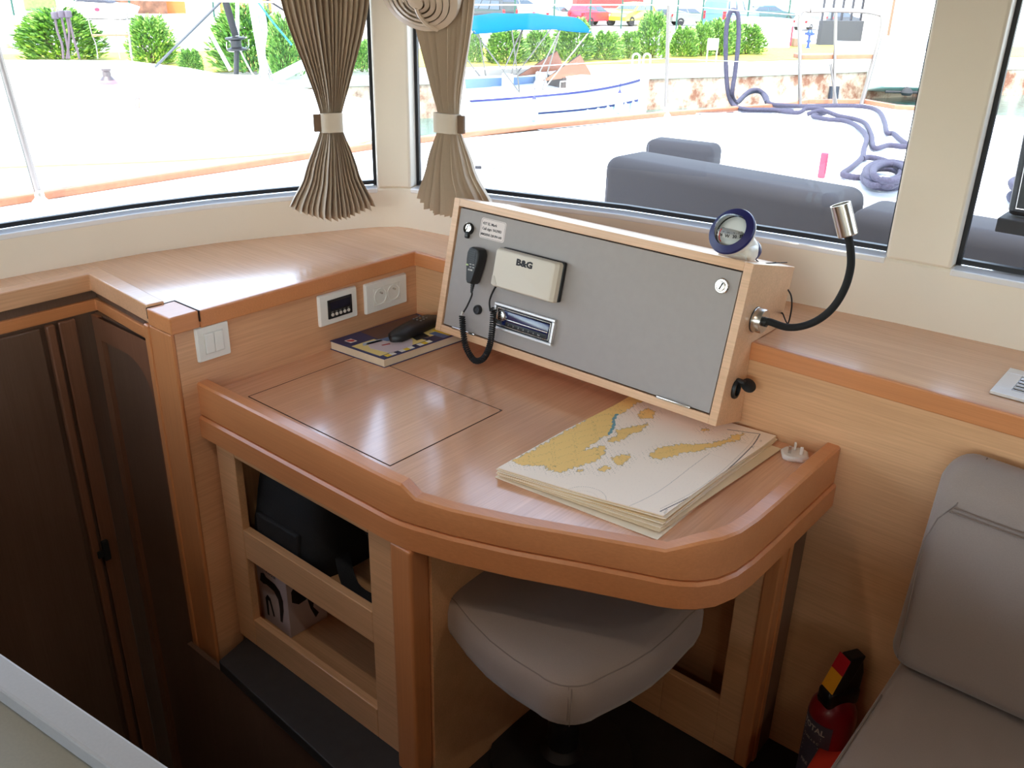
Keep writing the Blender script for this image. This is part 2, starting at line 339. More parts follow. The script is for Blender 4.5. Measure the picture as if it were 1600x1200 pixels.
def inset(pts, d):
    out = []
    for i, p in enumerate(pts):
        p = Vector(p); a = Vector(pts[max(0, i - 1)]); b = Vector(pts[min(len(pts) - 1, i + 1)]); t_ = (b - a).normalized(); nn = Vector((-t_.y, t_.x)); out.append(p + nn * d)
    return out
def trim(mb, d_out, d_in, z0, ztop, ch=0.004):
    O = inset(TP, d_out); O2 = inset(TP, d_out + ch); I = inset(TP, d_in); I2 = inset(TP, d_in - ch); rings = []
    for i in range(len(TP)):
        zt = ztop[i] if isinstance(ztop, list) else ztop
        rings.append([(I[i].x, I[i].y, z0), (O2[i].x, O2[i].y, z0), (O[i].x, O[i].y, z0 + ch), (O[i].x, O[i].y, zt - ch), (O2[i].x, O2[i].y, zt), (I2[i].x, I2[i].y, zt), (I[i].x, I[i].y, zt - ch)])
    mb.loft(rings)
m = MB(); trim(m, 0.004, 0.034, 0.700, TOPZ); m.build('edge_moulding', WE, tab, smooth=True, angle=28)
m = MB(); trim(m, -0.002, 0.03, 0.645, 0.7005, 0.005); m.build('apron', WE, tab, smooth=True, angle=28)
LX0, LX1, LY0, LY1 = -1.583, -1.131, 1.004, 1.327
m = MB(); m.box((LX0, LY0, 0.7495), (LX1, LY1, 0.7506)); m.build('lid', WT, tab)
m = MB(); g = 0.0016
for a, b in (((LX0 - g, LY0 - g), (LX1 + g, LY0)), ((LX0 - g, LY1), (LX1 + g, LY1 + g)), ((LX0 - g, LY0), (LX0, LY1)), ((LX1, LY0), (LX1 + g, LY1))): m.box((a[0], a[1], 0.7495), (b[0], b[1], 0.7509))
m.box((-1.136, 1.3255, 0.7505), (-1.130, 1.328, 0.7510))
m.build('lid_groove', GAP, tab)
# ================================================================ CABINET under the table
cab = thing('shelf_cabinet', (-1.35, 1.2, 0.06), 'open beech cabinet with two shelf openings under the left of the table', 'cabinet')
FY = 0.955; ZB = 0.085
m = MB()
def fb(a, b, z0, z1): m.box((a, FY, z0), (b, FY + 0.02, z1))
fb(-1.662, -1.592, ZB, 0.652); fb(-1.148, -1.06, ZB, 0.652); fb(-1.592, -1.148, 0.614, 0.652); fb(-1.592, -1.148, 0.345, 0.424); fb(-1.592, -1.148, ZB, 0.165)
m.build('face_frame', WX, cab, bevel=0.002)
m = MB(); m.box((-1.662, FY + 0.02, ZB), (-1.645, 1.42, 0.652)); m.box((-1.03, FY + 0.02, ZB), (-1.012, 1.60, 0.652)); m.box((-1.645, 1.40, ZB), (-1.03, 1.42, 0.652)); m.build('carcass', WZ, cab)
m = MB(); m.box((-1.645, FY + 0.018, 0.345), (-1.03, 1.40, 0.363)); m.build('shelf', WX, cab)
m = MB(); m.box((-1.645, FY + 0.018, ZB), (-1.03, 1.40, ZB + 0.03)); m.build('shelf', WX, cab)
m = MB(); m.rbox((-1.060, 0.930, ZB), (-1.003, 0.978, 0.648), 0.006); m.build('corner_post', WEZ, cab)
m = MB(); m.box((-1.012, 0.978, 0.0), (-0.998, 1.602, 0.652)); m.build('side_panel', WX, cab)
m = MB(); m.box((-1.662, FY + 0.01, 0.0), (-1.012, 1.40, ZB)); m.build('plinth', WD, cab)
st = thing('stair_tread', (-1.3, 0.9, 0.055), 'charcoal tread slab at the foot of the open cabinet', 'step')
m = MB(); m.prism([(-1.615, 0.862), (-1.0, 0.828), (-1.0, 0.964), (-1.64, 0.964)], 0.055, 0.086); m.build('tread', SLAB, st, bevel=0.003)
# things inside the cabinet
bagm = mat('black_nylon', (13, 14, 18), 0.75, bump=0.5, bscale=300)
bag = thing('camera_bag', (-1.45, 1.15, 0.363), 'black fabric bag with loose strap in the upper shelf opening', 'bag')
rings = []
for k in range(9):
    t_ = k / 8; z = 0.364 + 0.235 * t_; sx_ = 0.142 * (1 - 0.30 * max(0, t_ - 0.45) ** 1.2) * (0.93 + 0.07 * math.sin(math.pi * min(1, t_ * 2 + .2))); sy_ = 0.115 * (1 - 0.35 * t_ ** 2)
    if k == 8: sx_ *= 0.8; sy_ *= 0.7
    r_ = []
    for i in range(28):
        a = 2 * math.pi * i / 28; c, s_ = math.cos(a), math.sin(a); e = 0.55
        r_.append((-1.497 + sx_ * math.copysign(abs(c) ** e, c) * (1 + 0.02 * math.sin(5 * a + k)), 1.095 + sy_ * math.copysign(abs(s_) ** e, s_), z))
    rings.append(r_)
m = MB(); m.loft(rings); m.build('bag_body', bagm, bag, smooth=True, angle=60)
m = MB(); m.rbox((-1.575, 0.980, 0.375), (-1.42, 0.996, 0.47), 0.007); m.build('pocket', bagm, bag, smooth=True)
def ribbon(mb, pts, w_, th=0.003, side=(0, 0, 1)):
    rings = []; pts = [Vector(p) for p in pts]; sd_ = Vector(side)
    for i, p in enumerate(pts):
        t_ = (pts[min(i + 1, len(pts) - 1)] - pts[max(i - 1, 0)]).normalized(); s_ = (sd_ - t_ * sd_.dot(t_)).normalized(); u = t_.cross(s_)
        rings.append([p - s_ * w_ / 2 - u * th / 2, p + s_ * w_ / 2 - u * th / 2, p + s_ * w_ / 2 + u * th / 2, p - s_ * w_ / 2 + u * th / 2])
    mb.loft(rings)
m = MB(); ribbon(m, spline([(-1.37, 1.06, 0.42), (-1.29, 1.02, 0.378), (-1.21, 1.03, 0.367), (-1.17, 1.05, 0.366)], 6), 0.034, side=(0.3, 1, 0.1))
ribbon(m, spline([(-1.36, 1.12, 0.50), (-1.27, 1.09, 0.46), (-1.20, 1.075, 0.39), (-1.165, 1.065, 0.369)], 6), 0.034, side=(0, 1, 0.3)); m.build('strap', bagm, bag, smooth=True)
t = thing('cable_coil', (-1.17, 1.02, 0.364), 'small clear grey coil lying at the strap end in the upper opening', 'coil')
m = MB()
for k in range(5):
    m.tube([( -1.178 + 0.024 * math.cos(a), 1.022 + 0.024 * math.sin(a) * (0.8 + 0.1 * k), 0.370 + 0.006 * k + 0.003 * math.sin(2 * a)) for a in [2 * math.pi * q / 20 for q in range(20)]], 0.0022, 6, close=True)
m.build('coil', mat('clear_grey', (150, 148, 140), 0.25), t, smooth=True)
t = thing('product_box', (-1.53, 1.03, 0.115), 'white carton printed with dark appliance pictures in the lower opening', 'box')
WHB = mat('white_carton', (196, 182, 186), 0.6); INK = mat('black_ink', (26, 22, 26), 0.6); INKB = mat('brown_ink', (70, 50, 56), 0.6)
A = onz(455, 997, 0.116); B = onz(487, 975, 0.116); C = onz(405, 958, 0.116)
ux = (C - A); ux.z = 0; Lf = 0.125; ux = ux.normalized(); uy = Vector((-ux.y, ux.x, 0)); uy = uy if uy.y > 0 else -uy
BM = Matrix(((-ux.x, uy.x, 0, A.x + ux.x * Lf), (-ux.y, uy.y, 0, A.y + ux.y * Lf), (0, 0, 1, 0.116), (0, 0, 0, 1)))
m = MB(); m.box((0, 0, 0), (Lf, 0.11, 0.185), BM); m.build('carton', WHB, t, bevel=0.001)
def flat(mb, pts, M, th=0.0006):
    mb.prism(pts, 0, th, M)
FM = BM @ Matrix(((1, 0, 0, 0), (0, 0, -1, -0.0001), (0, 1, 0, 0), (0, 0, 0, 1)))       # front face, x across, y up
SM = BM @ Matrix(((0, 0, 1, Lf + 0.0001), (1, 0, 0, 0), (0, 1, 0, 0), (0, 0, 0, 1)))      # right face
m = MB()
flat(m, [(0.012, 0.115), (0.018, 0.14), (0.032, 0.146), (0.04, 0.138), (0.075, 0.136), (0.095, 0.125), (0.105, 0.10), (0.104, 0.07), (0.094, 0.03), (0.086, 0.03), (0.088, 0.07), (0.085, 0.095), (0.070, 0.112), (0.04, 0.116), (0.026, 0.112)], FM)
flat(m, [(0.03, 0.02), (0.028, 0.07), (0.038, 0.085), (0.05, 0.078), (0.062, 0.03), (0.056, 0.028), (0.045, 0.068), (0.038, 0.07), (0.037, 0.02)], FM)
flat(m, [(0.0, 0.165), (0.0, 0.185), (0.125, 0.185), (0.125, 0.17), (0.05, 0.168), (0.045, 0.176), (0.03, 0.174), (0.026, 0.166)], FM)
flat(m, [(0.012, 0.10), (0.012, 0.13), (0.03, 0.15), (0.055, 0.15), (0.068, 0.12), (0.075, 0.08), (0.07, 0.055), (0.085, 0.03), (0.075, 0.02), (0.062, 0.055), (0.055, 0.088), (0.03, 0.085)], SM)
letters(m, 'Kodial', 0.016, FM @ Matrix.Translation((0.062, 0.152, 0)))
m.build('print', INK, t)
# ================================================================ RIGHT LEG CASING under the table
leg = thing('table_support', (-0.65, 1.55, 0.0), 'beech support casing with rectangular opening under the right of the table', 'support')
PY = 1.49
m = MB(); m.box((-0.99, PY, 0), (-0.760, PY + 0.018, 0.648)); m.box((-0.760, PY, 0), (-0.618, PY + 0.018, 0.145)); m.box((-0.618, PY, 0), (-0.563, PY + 0.018, 0.648)); m.box((-0.760, PY, 0.60), (-0.618, PY + 0.018, 0.648)); m.build('front_panel', WX, leg, bevel=0.002)
m = MB(); m.rbox((-0.563, PY - 0.004, 0), (-0.532, PY + 0.03, 0.648), 0.004); m.build('corner_post', WEZ, leg)
m = MB(); m.box((-0.546, PY + 0.03, 0), (-0.533, 1.605, 0.648)); m.build('side_panel', WD, leg)
m = MB(); m.rbox((-0.534, PY + 0.026, 0), (-0.529, PY + 0.044, 0.648), 0.002); m.build('edge_bead', WEZ, leg)
# ================================================================ INSTRUMENT BOX
CX0, CX1 = -1.492, -0.71
B0 = Vector((CX1, 1.490, 0.796)); E2 = Vector((0, 0.22598, 0.97413)); EN = Vector((0, -0.97413, 0.22598))
def FP(u, v, o=0.0): return B0 + Vector((u, 0, 0)) + E2 * v + EN * o
def fuv(px, py, o=0.0):
    P = onpl(px, py, B0 + EN * o, EN) - B0; return P.x, P.dot(E2)
def FMx(u, v, o=0.0):
    p = FP(u, v, o); return Matrix(((1, 0, 0, p.x), (0, E2.y, EN.y, p.y), (0, E2.z, EN.z, p.z), (0, 0, 0, 1)))
bx = thing('instrument_box', (-1.1, 1.6, 0.77), 'beech instrument box with grey front panel standing over the back of the table', 'instrument box')
prof = [(1.490, 0.796), (1.564, 1.115), (1.764, 1.065), (1.735, 0.942), (1.604, 0.942), (1.604, 0.766)]
m = MB(); m.prismx(prof, CX0, CX0 + 0.018); m.prismx(prof, CX1 - 0.018, CX1); 
def board(mb, p, q, th, x0=CX0 + 0.018, x1=CX1 - 0.018):
    d = Vector((q[0] - p[0], q[1] - p[1])).normalized(); nn = Vector((d.y, -d.x)) * th
    mb.prismx([p, q, (q[0] + nn.x, q[1] + nn.y), (p[0] + nn.x, p[1] + nn.y)], x0, x1)
board(m, (1.564, 1.115), (1.764, 1.065), 0.018); board(m, (1.604, 0.766), (1.490, 0.796), 0.018); board(m, (1.764, 1.065), (1.735, 0.942), 0.010)
m.build('case', WB, bx, bevel=0.0012)
m = MB(); m.box((0.0215, 0.0205, -0.014), (CX1 - CX0 - 0.0215, 0.3065, -0.004), FMx(-(CX1 - CX0), 0)); m.build('panel_door', GREY, bx, bevel=0.0008)
m = MB(); m.box((0.018, 0.018, -0.03), (CX1 - CX0 - 0.018, 0.31, -0.0145), FMx(-(CX1 - CX0), 0)); m.build('rebate', GAP, bx)
PO = -0.004
def lock(px, py, r, keyed):
    u, v = fuv(px, py, 0); L = None
    m = MB(); m.lathe([(r, 0), (r, 0.002), (r * 0.86, 0.0045), (r * 0.72, 0.0045), (r * 0.66, 0.003), (r * 0.58, 0.003), (r * 0.52, 0.0055), (0.0005, 0.0058)], 28, FMx(u, v, PO)); L = m.build('lock', CHR, bx, smooth=True)
    m = MB(); M_ = FMx(u, v, PO) @ Matrix.Rotation(math.radians(-20), 4, 'Z'); m.box((-r * 0.07, -r * 0.45, 0.0055), (r * 0.07, r * 0.45, 0.0064), M_); m.build('key_slot', BLKM, L)
    if keyed:
        m = MB(); m.lathe([(r * 1.12, 0.0), (r * 1.12, 0.006), (r * 0.99, 0.009), (r * 0.99, 0.0)], 24, FMx(u + 0.003, v - 0.003, PO)); m.rbox((-0.004, -r * 2.1, 0), (0.008, -r * 0.8, 0.008), 0.003, M=FMx(u, v, PO)); m.build('lock_cover', BLK, L, smooth=True)
lock(731, 355, 0.0125, True); lock(1127, 447, 0.0155, False)
for a, b in ((706, 741), (1025, 1078)):
    u0, _ = fuv(a, 513 if a < 800 else 621); u1, _ = fuv(b, 524 if a < 800 else 639)
    m = MB(); m.rbox((u0, 0.0165, -0.004), (u1, 0.0225, 0.0015), 0.0015, M=FMx(0, 0)); m.build('hinge', CHR, bx, smooth=True)
# sticker
STK = mat('white_sticker', (226, 214, 208), 0.5)
u0, u1, v0, v1 = -0.690, -0.613, 0.249, 0.296
m = MB(); rr = 0.006; pl = []
for cx_, cy_, a0 in ((u1 - rr, v1 - rr, 0), (u0 + rr, v1 - rr, 90), (u0 + rr, v0 + rr, 180), (u1 - rr, v0 + rr, 270)):
    for k in range(5): a = math.radians(a0 + 22.5 * k); pl.append((cx_ + rr * math.cos(a), cy_ + rr * math.sin(a)))
m.prism(pl, PO, PO + 0.0006, FMx(0, 0)); stk = m.build('sticker', STK, bx)
m = MB(); letters(m, '437 EL Mark', 0.0085, FMx(-0.684, 0.281, PO + 0.0007), 0.0001, align='LEFT', bold=0.0002); letters(m, 'Call sign: 9A3983', 0.0085, FMx(-0.684, 0.269, PO + 0.0007), 0.0001, align='LEFT', bold=0.0002)
letters(m, 'MMSI/ENI: 238 894 640', 0.0078, FMx(-0.686, 0.256, PO + 0.0007), 0.0001, align='LEFT', sx=0.86, bold=0.0002)
m.build('lettering', INK, stk)
q_ = [(px_ * 0.93 + (u0 + u1) / 2 * 0.07, py_ * 0.92 + (v0 + v1) / 2 * 0.08) for px_, py_ in pl]
m = MB(); m.tube([FP(a, b, PO + 0.0006) for a, b in q_], 0.0003, 4, close=True); m.build('border_line', INKB, stk)
# rubber button
u, v = fuv(746, 484); m = MB(); m.lathe([(0.0115, 0), (0.0115, 0.006), (0.0095, 0.009), (0.007, 0.009), (0.0055, 0.0075), (0.0005, 0.0075)], 24, FMx(u, v, PO)); m.build('button', BLK, bx, smooth=True)
# 12 volt socket on the right side with its flap open
P = onx(1148, 608, CX1); M_ = frame(P, (1, 0, 0), (0, 0, 1))
m = MB(); m.lathe([(0.0175, 0), (0.0175, 0.004), (0.0155, 0.007), (0.012, 0.007), (0.0105, -0.004), (0.0005, -0.004)], 24, M_ @ Matrix.Diagonal((1.15, 0.9, 1, 1))); sk = m.build('power_socket', BLK, bx, smooth=True)
F_ = P + Vector((0.022, 0.012, 0.010)); m = MB(); m.lathe([(0.0005, -0.003), (0.013, -0.003), (0.0155, 0), (0.0155, 0.003), (0.008, 0.006), (0.0005, 0.006)], 20, frame(F_, (0.55, -0.35, 0.75))); m.rbox((-0.008, -0.005, -0.004), (0.014, 0.007, 0.004), 0.003, M=Matrix.Translation(P + Vector((0.004, 0.004, 0.018)))); m.build('flap', BLK, sk, smooth=True)
# plastic cover over the display
u0, v1 = fuv(786, 391, 0.026); u1 = fuv(884, 409, 0.01)[0]; v0 = fuv(868, 472, 0.026)[1] ; v0 = 0.150; v1 = 0.240; u0, u1 = -0.608, -0.427
cov = thing('display_cover', FP((u0 + u1) / 2, v0, PO), 'cream plastic display cover lettered B&G on the grey panel', 'display cover')
CREAM = mat('cream_plastic', (214, 204, 188), 0.45)
m = MB(); m.rbox((u0 + 0.004, v0 + 0.002, PO), (u1 + 0.003, v1 + 0.002, 0.008), 0.004, M=FMx(0, 0)); m.build('display_back', BLK, cov, smooth=True)
m = MB(); ring0 = [];
def rr_poly(a, b, c, d, r, n=5):
    out = []
    for cx_, cy_, a0 in ((c - r, d - r, 0), (a + r, d - r, 90), (a + r, b + r, 180), (c - r, b + r, 270)):
        for k in range(n): t_ = math.radians(a0 + 90 * k / (n - 1)); out.append((cx_ + r * math.cos(t_), cy_ + r * math.sin(t_)))
    return out
rg = []
for z_, ins in ((0.006, 0.0), (0.020, 0.001), (0.027, 0.006), (0.029, 0.011)): rg.append([FMx(0, 0) @ Vector((a, b, z_)) for a, b in rr_poly(u0 + ins * 0.5, v0 + ins * 0.5, u1 - ins * 1.3, v1 - ins * 0.5, 0.006)])
m.loft(rg); m.build('cover_shell', CREAM, cov, smooth=True, angle=25)
m = MB(); m.prism([(u0 + 0.004, v0 + 0.006), (u0 + 0.004, v0 + 0.026), (u0 + 0.010, v0 + 0.026), (u0 + 0.019, v0 + 0.010), (u0 + 0.021, v0 + 0.006)], 0.0285, 0.0297, FMx(0, 0)); m.build('finger_notch', mat('cream_shadow_plastic', (200, 190, 176), 0.5), cov)
m = MB(); letters(m, 'B&G', 0.0195, FMx(u0 + 0.090, v0 + 0.063, 0.0291), 0.0004, bold=0.0010, sx=1.25); m.build('lettering', INK, cov)
# car radio
ra = thing('marine_radio', FP(-0.51, 0.05, PO), 'chrome framed radio with blue black face low on the grey panel', 'radio')
u0, u1, v0, v1 = -0.603, -0.425, 0.052, 0.113
m = MB(); FR = FMx(0, 0)
def rectframe(mb, a, b, c, d, w_, z0, z1, M):
    mb.box((a, b, z0), (c, b + w_, z1), M); mb.box((a, d - w_, z0), (c, d, z1), M); mb.box((a, b + w_, z0), (a + w_, d - w_, z1), M); mb.box((c - w_, b + w_, z0), (c, d - w_, z1), M)
rectframe(m, u0, v0, u1, v1, 0.0065, PO, 0.006, FR); m.build('outer_bezel', mat('satin_silver', (222, 220, 220), 0.3, 0.7), ra, bevel=0.0015)
m = MB(); m.box((u0 + 0.0065, v0 + 0.0065, PO), (u1 - 0.0065, v1 - 0.0065, 0.001), FR); m.build('well', BLK, ra)
m = MB(); rectframe(m, u0 + 0.010, v0 + 0.010, u1 - 0.010, v1 - 0.010, 0.002, 0.0, 0.004, FR); m.build('inner_bezel', CHR, ra, bevel=0.0006)
NAVY = mat('navy_gloss', (22, 34, 84), 0.12, coat=1.0)
m = MB(); m.rbox((u0 + 0.030, v0 + 0.0135, 0), (u1 - 0.013, v1 - 0.0135, 0.0065), 0.002, M=FR); m.build('faceplate', NAVY, ra, smooth=True)
m = MB(); m.rbox((u0 + 0.042, v0 + 0.0125, 0.0045), (u1 - 0.014, v0 + 0.024, 0.0075), 0.0015, M=FR)
m.build('button_row', BLK, ra, smooth=True)
m = MB(); m.rbox((u0 + 0.040, v0 + 0.0265, 0.005), (u1 - 0.014, v0 + 0.030, 0.0082), 0.0015, M=FR); m.build('chrome_bar', CHR, ra, smooth=True)
m = MB(); m.lathe([(0.014, 0), (0.014, 0.006), (0.0115, 0.011), (0.008, 0.0115), (0.0005, 0.0118)], 24, FMx(u0 + 0.027, v0 + 0.0335, 0)); m.build('volume_knob', CHR, ra, smooth=True)
m = MB()
for k in range(7): letters(m, str(k + 1) if k < 6 else 'dsp', 0.005, FMx(u0 + 0.052 + 0.015 * k, v0 + 0.0155, 0.0076), 0.0001)
m.build('lettering', WHT2, ra)
# microphone with coiled cord
mc = thing('radio_microphone', FP(-0.672, 0.13, PO), 'black hand microphone with coiled cord hanging on the grey panel', 'microphone')
prof2 = [(0.006, -0.045), (0.010, -0.040), (0.0125, -0.028), (0.0165, -0.008), (0.0195, 0.012), (0.0195, 0.028), (0.015, 0.038), (0.009, 0.041)]
cu_, cv_ = -0.671, 0.186
rg = []
for z_, s_ in ((PO + 0.004, 0.9), (PO + 0.008, 1.0), (PO + 0.028, 1.0), (PO + 0.033, 0.93), (PO + 0.035, 0.82)):
    pl = [(cu_ + x_ * s_, cv_ + y_ * (1 - (1 - s_) * 0.5)) for x_, y_ in prof2] + [(cu_ - x_ * s_, cv_ + y_ * (1 - (1 - s_) * 0.5)) for x_, y_ in prof2[::-1]]
    rg.append([FR @ Vector((a, b, z_)) for a, b in pl])
m = MB(); m.loft(rg); m.build('mic_body', BLK, mc, smooth=True, angle=30)
m = MB()
for k in range(6): m.box((cu_ - 0.0095, cv_ + 0.031 - 0.005 * k, PO + 0.0348), (cu_ + 0.009, cv_ + 0.033 - 0.005 * k, PO + 0.0362), FR)
m.build('speaker_slots', mat('charcoal_ribs', (48, 48, 52), 0.5), mc)
m = MB(); m.rbox((cu_ - 0.015, cv_ - 0.004, PO + 0.034), (cu_ - 0.008, cv_ + 0.000, PO + 0.0366), 0.001, M=FR); m.build('channel_key', mat('pale_green_key', (190, 205, 150), 0.5), mc)
m = MB()
for a, b in ((-0.004, 0.0005), (0.005, 0.0005), (-0.003, -0.006), (0.006, -0.006)): m.box((cu_ + a, cv_ + b, PO + 0.034), (cu_ + a + 0.005, cv_ + b + 0.0015, PO + 0.0362), FR)
letters(m, 'iCOM', 0.0055, FMx(cu_, cv_ - 0.014, PO + 0.0356), 0.0001, bold=0.0002); m.build('key_marks', WHT2, mc)
m = MB(); base_ = FP(cu_ , cv_ - 0.043, PO + 0.017)
for k in range(4): m.lathe([(0.0055 - 0.0006 * k, 0), (0.0055 - 0.0006 * k, 0.0035)], 12, frame(FP(cu_ - 0.001, cv_ - 0.047 - 0.005 * k, PO + 0.017), E2))
m.lathe([(0.003, 0), (0.0035, 0.024)], 10, frame(FP(cu_ - 0.001, cv_ - 0.067, PO + 0.017), E2)); m.build('strain_relief', BLK, mc, smooth=True)
m = MB()
def vp(px, py, Y): return ony(px, py, Y)
m.tube(spline([FP(cu_ - 0.001, cv_ - 0.064, PO + 0.017), vp(737, 462, 1.508), vp(729, 480, 1.500), vp(721, 492, 1.49)], 6), 0.0021, 8)
m.tube(spline([vp(766, 486, 1.495), vp(765, 470, 1.508), vp(772, 452, 1.522), vp(781, 440, 1.534), vp(786, 425, 1.54)], 6), 0.0021, 8)
path = spline([vp(722, 494, 1.485), vp(724, 520, 1.478), vp(728, 542, 1.472), vp(738, 560, 1.468), vp(747, 564, 1.468), vp(757, 558, 1.47), vp(765, 540, 1.474), vp(769, 515, 1.480), vp(771, 490, 1.487), vp(772, 482, 1.492)], 30)
hx = []; turns = 52
Lacc = [0.0]
for a, b in zip(path, path[1:]): Lacc.append(Lacc[-1] + (b - a).length)
up = None; nseg = turns * 12; pi_ = 0
for k in range(nseg + 1):
    s_ = Lacc[-1] * k / nseg
    while pi_ < len(path) - 2 and Lacc[pi_ + 1] < s_: pi_ += 1
    tt = (s_ - Lacc[pi_]) / max(1e-9, Lacc[pi_ + 1] - Lacc[pi_]); p = path[pi_].lerp(path[pi_ + 1], tt); tg = (path[min(pi_ + 2, len(path) - 1)] - path[max(0, pi_ - 1)]).normalized()
    if up is None: up = tg.orthogonal().normalized()
    up = (up - tg * up.dot(tg)).normalized(); b_ = tg.cross(up); a = 2 * math.pi * k / 12
    hx.append(p + (up * math.cos(a) + b_ * math.sin(a)) * 0.0060)
m.tube(hx, 0.0020, 6)
m.build('coiled_cord', BLKM, mc, smooth=True, angle=60)
m = MB(); m.tube([vp(723, 487, 1.492), vp(721, 493, 1.489)], 0.0026, 8); m.build('cord_ferrule', WHT2, mc)
# gooseneck lamp
gl = thing('reading_lamp', onx(1180, 499, CX1), 'black gooseneck reading lamp with chrome head on the side of the box', 'lamp')
P = onx(1180, 499, CX1)
m = MB(); m.lathe([(0.0255, 0), (0.0255, 0.002), (0.0245, 0.003), (0.0245, 0.018), (0.023, 0.020), (0.0005, 0.0202)], 36, frame(P, (1, 0, 0))); m.build('base', STEEL, gl, smooth=True)
m = MB(); m.lathe([(0.026, -0.0005), (0.026, 0.0018)], 36, frame(P, (1, 0, 0))); m.build('base_gasket', BLK, gl, smooth=True)
np_ = [P + Vector((0.018, 0, 0))] + [ony(a, b, 1.605) for a, b in ((1203, 503), (1228, 511), (1252, 510), (1278, 500), (1302, 480), (1320, 450), (1329, 418), (1329, 390), (1325, 368))]
np_ = spline(np_, 10)
m = MB(); m.tube(np_, 0.0072, 16); m.build('gooseneck', BLKM, gl, smooth=True)
m = MB(); m.lathe([(0.010, -0.006), (0.0095, 0.008)], 16, frame(np_[0], (1, 0, 0))); m.build('neck_collar', BLK, gl, smooth=True)
H0 = ony(1325, 368, 1.605); H1 = ony(1313, 319, 1.60)
m = MB(); L_ = (H1 - H0).length; m.lathe([(0.004, 0), (0.0165, 0.0), (0.0178, 0.002), (0.0178, L_), (0.0160, L_), (0.0155, L_ - 0.02), (0.0005, L_ - 0.022)], 36, frame(H0, H1 - H0)); m.build('lamp_head', CHR, gl, smooth=True, angle=30)
# compass on top of the box
RC = onpl(1143, 361, (-0.80, 1.60, 1.18), Vector((0.3, 1, 0))); ax = Vector((-0.12, -0.79, 0.56)).normalized()
NV = mat('navy_plastic', (26, 28, 92), 0.4)
cp = thing('bulkhead_compass', (RC.x + 0.02, RC.y + 0.05, 1.10), 'white and navy domed compass standing on top of the instrument box', 'compass')
CM = frame(RC, ax)
m = MB(); m.lathe([(0.033, 0.006), (0.047, 0.002), (0.0485, -0.002), (0.047, -0.006), (0.034, -0.008)], 40, CM, cap=False); m.build('bezel_ring', NV, cp, smooth=True)
m = MB(); m.lathe([(0.048, -0.0045), (0.0475, -0.008), (0.041, -0.020), (0.031, -0.036), (0.024, -0.048), (0.021, -0.080), (0.019, -0.094), (0.0005, -0.095)], 36, CM); m.build('housing', WHT, cp, smooth=True)
m = MB(); m.lathe([(0.0215, -0.0835), (0.0222, -0.086), (0.0222, -0.094), (0.0205, -0.098), (0.0005, -0.0985)], 28, CM); m.build('rear_cap', NV, cp, smooth=True)
m = MB(); m.lathe([(0.0335, -0.004), (0.0325, 0.008), (0.029, 0.0165), (0.0225, 0.0270), (0.014, 0.033), (0.006, 0.0362), (0.0003, 0.037)], 36, CM, cap=False); m.build('dome', glassy('dome_acrylic', (0.95, 0.97, 0.98), 1.22, 0.03), cp, smooth=True)
m = MB(); m.lathe([(0.0335, -0.001), (0.030, -0.012), (0.022, -0.022), (0.0005, -0.026)], 32, CM, cap=False); m.build('bowl', BLK, cp, smooth=True)
CC = RC + ax * 0.0005
m = MB(); m.lathe([(0.0005, 0.002), (0.020, 0.001), (0.0262, 0.0), (0.0275, -0.008), (0.024, -0.0085), (0.0005, -0.006)], 36, Matrix.Translation(CC)); m.build('compass_card', mat('card_white', (206, 206, 202), 0.5), cp, smooth=True, angle=30)
m = MB()
for k, tx in enumerate(['N', '30', '60', 'E', '12', '15', 'S', '21', '24', 'W', '30', '33']):
    a = 2 * math.pi * k / 12 + 0.2; rad = Vector((math.cos(a), math.sin(a), 0)); pp = CC + rad * 0.0272 + Vector((0, 0, -0.0068))
    letters(m, tx, 0.0085, frame(pp, rad, (-math.sin(a), math.cos(a), 0)), 0.0003, bold=0.0002)
    for q in (0,):
        letters(m, tx[0], 0.006, Matrix.Translation(CC + rad * 0.019 + Vector((0, 0, 0.0017))) @ Matrix.Rotation(a - math.pi / 2, 4, 'Z'), 0.0002)
for k in range(36):
    a = 2 * math.pi * k / 36; rad = Vector((math.cos(a), math.sin(a), 0)); m.box((0.0235, -0.0003, 0.0004), (0.0262, 0.0003, 0.0008), Matrix.Translation(CC) @ Matrix.Rotation(a, 4, 'Z'))
m.build('card_marks', INK, cp)
fr_ = Vector((-0.35, -0.93, 0)).normalized()
m = MB(); m.tube(spline([CC + fr_ * 0.0255 + Vector((0, 0, 0.007)), CC + fr_ * 0.030 + Vector((0, 0, 0.0)), CC + fr_ * 0.0285 + Vector((0, 0, -0.012)), CC + fr_ * 0.024 + Vector((0, 0, -0.018))], 5), 0.0009, 6); m.build('lubber_line', mat('orange_red', (240, 70, 50), 0.5), cp)
bz = 1.115 - (RC.y + 0.03 - 1.564) * 0.25
m = MB(); M_ = Matrix.Translation((RC.x + 0.002, RC.y + 0.035, 0)); m.rbox((-0.032, -0.024, bz - 0.006), (0.030, 0.026, bz + 0.012), 0.005, M=M_); m.rbox((-0.006, -0.018, bz), (0.036, 0.022, bz + 0.028), 0.008, M=M_); m.build('mounting_foot', WHT, cp, smooth=True)
m = MB(); T_ = RC - ax * 0.088; T_.x += 0.004
m.tube(spline([T_ + Vector((0.004, 0, -0.012)), T_ + Vector((0.022, 0.0, -0.022)), T_ + Vector((0.036, 0.005, -0.02)), Vector((RC.x + 0.062, 1.735, 1.079))], 8), 0.0012, 6); m.tube(spline([T_ + Vector((-0.006, -0.01, -0.018)), T_ + Vector((0.012, -0.008, -0.027)), Vector((RC.x + 0.045, 1.72, 1.079))], 8), 0.0012, 6)
m.build('lead_wire', BLKM, cp)
t = thing('loose_cable', (-0.70, 1.76, 0.945), 'thin black cable looping behind the box beside the lamp', 'cable')
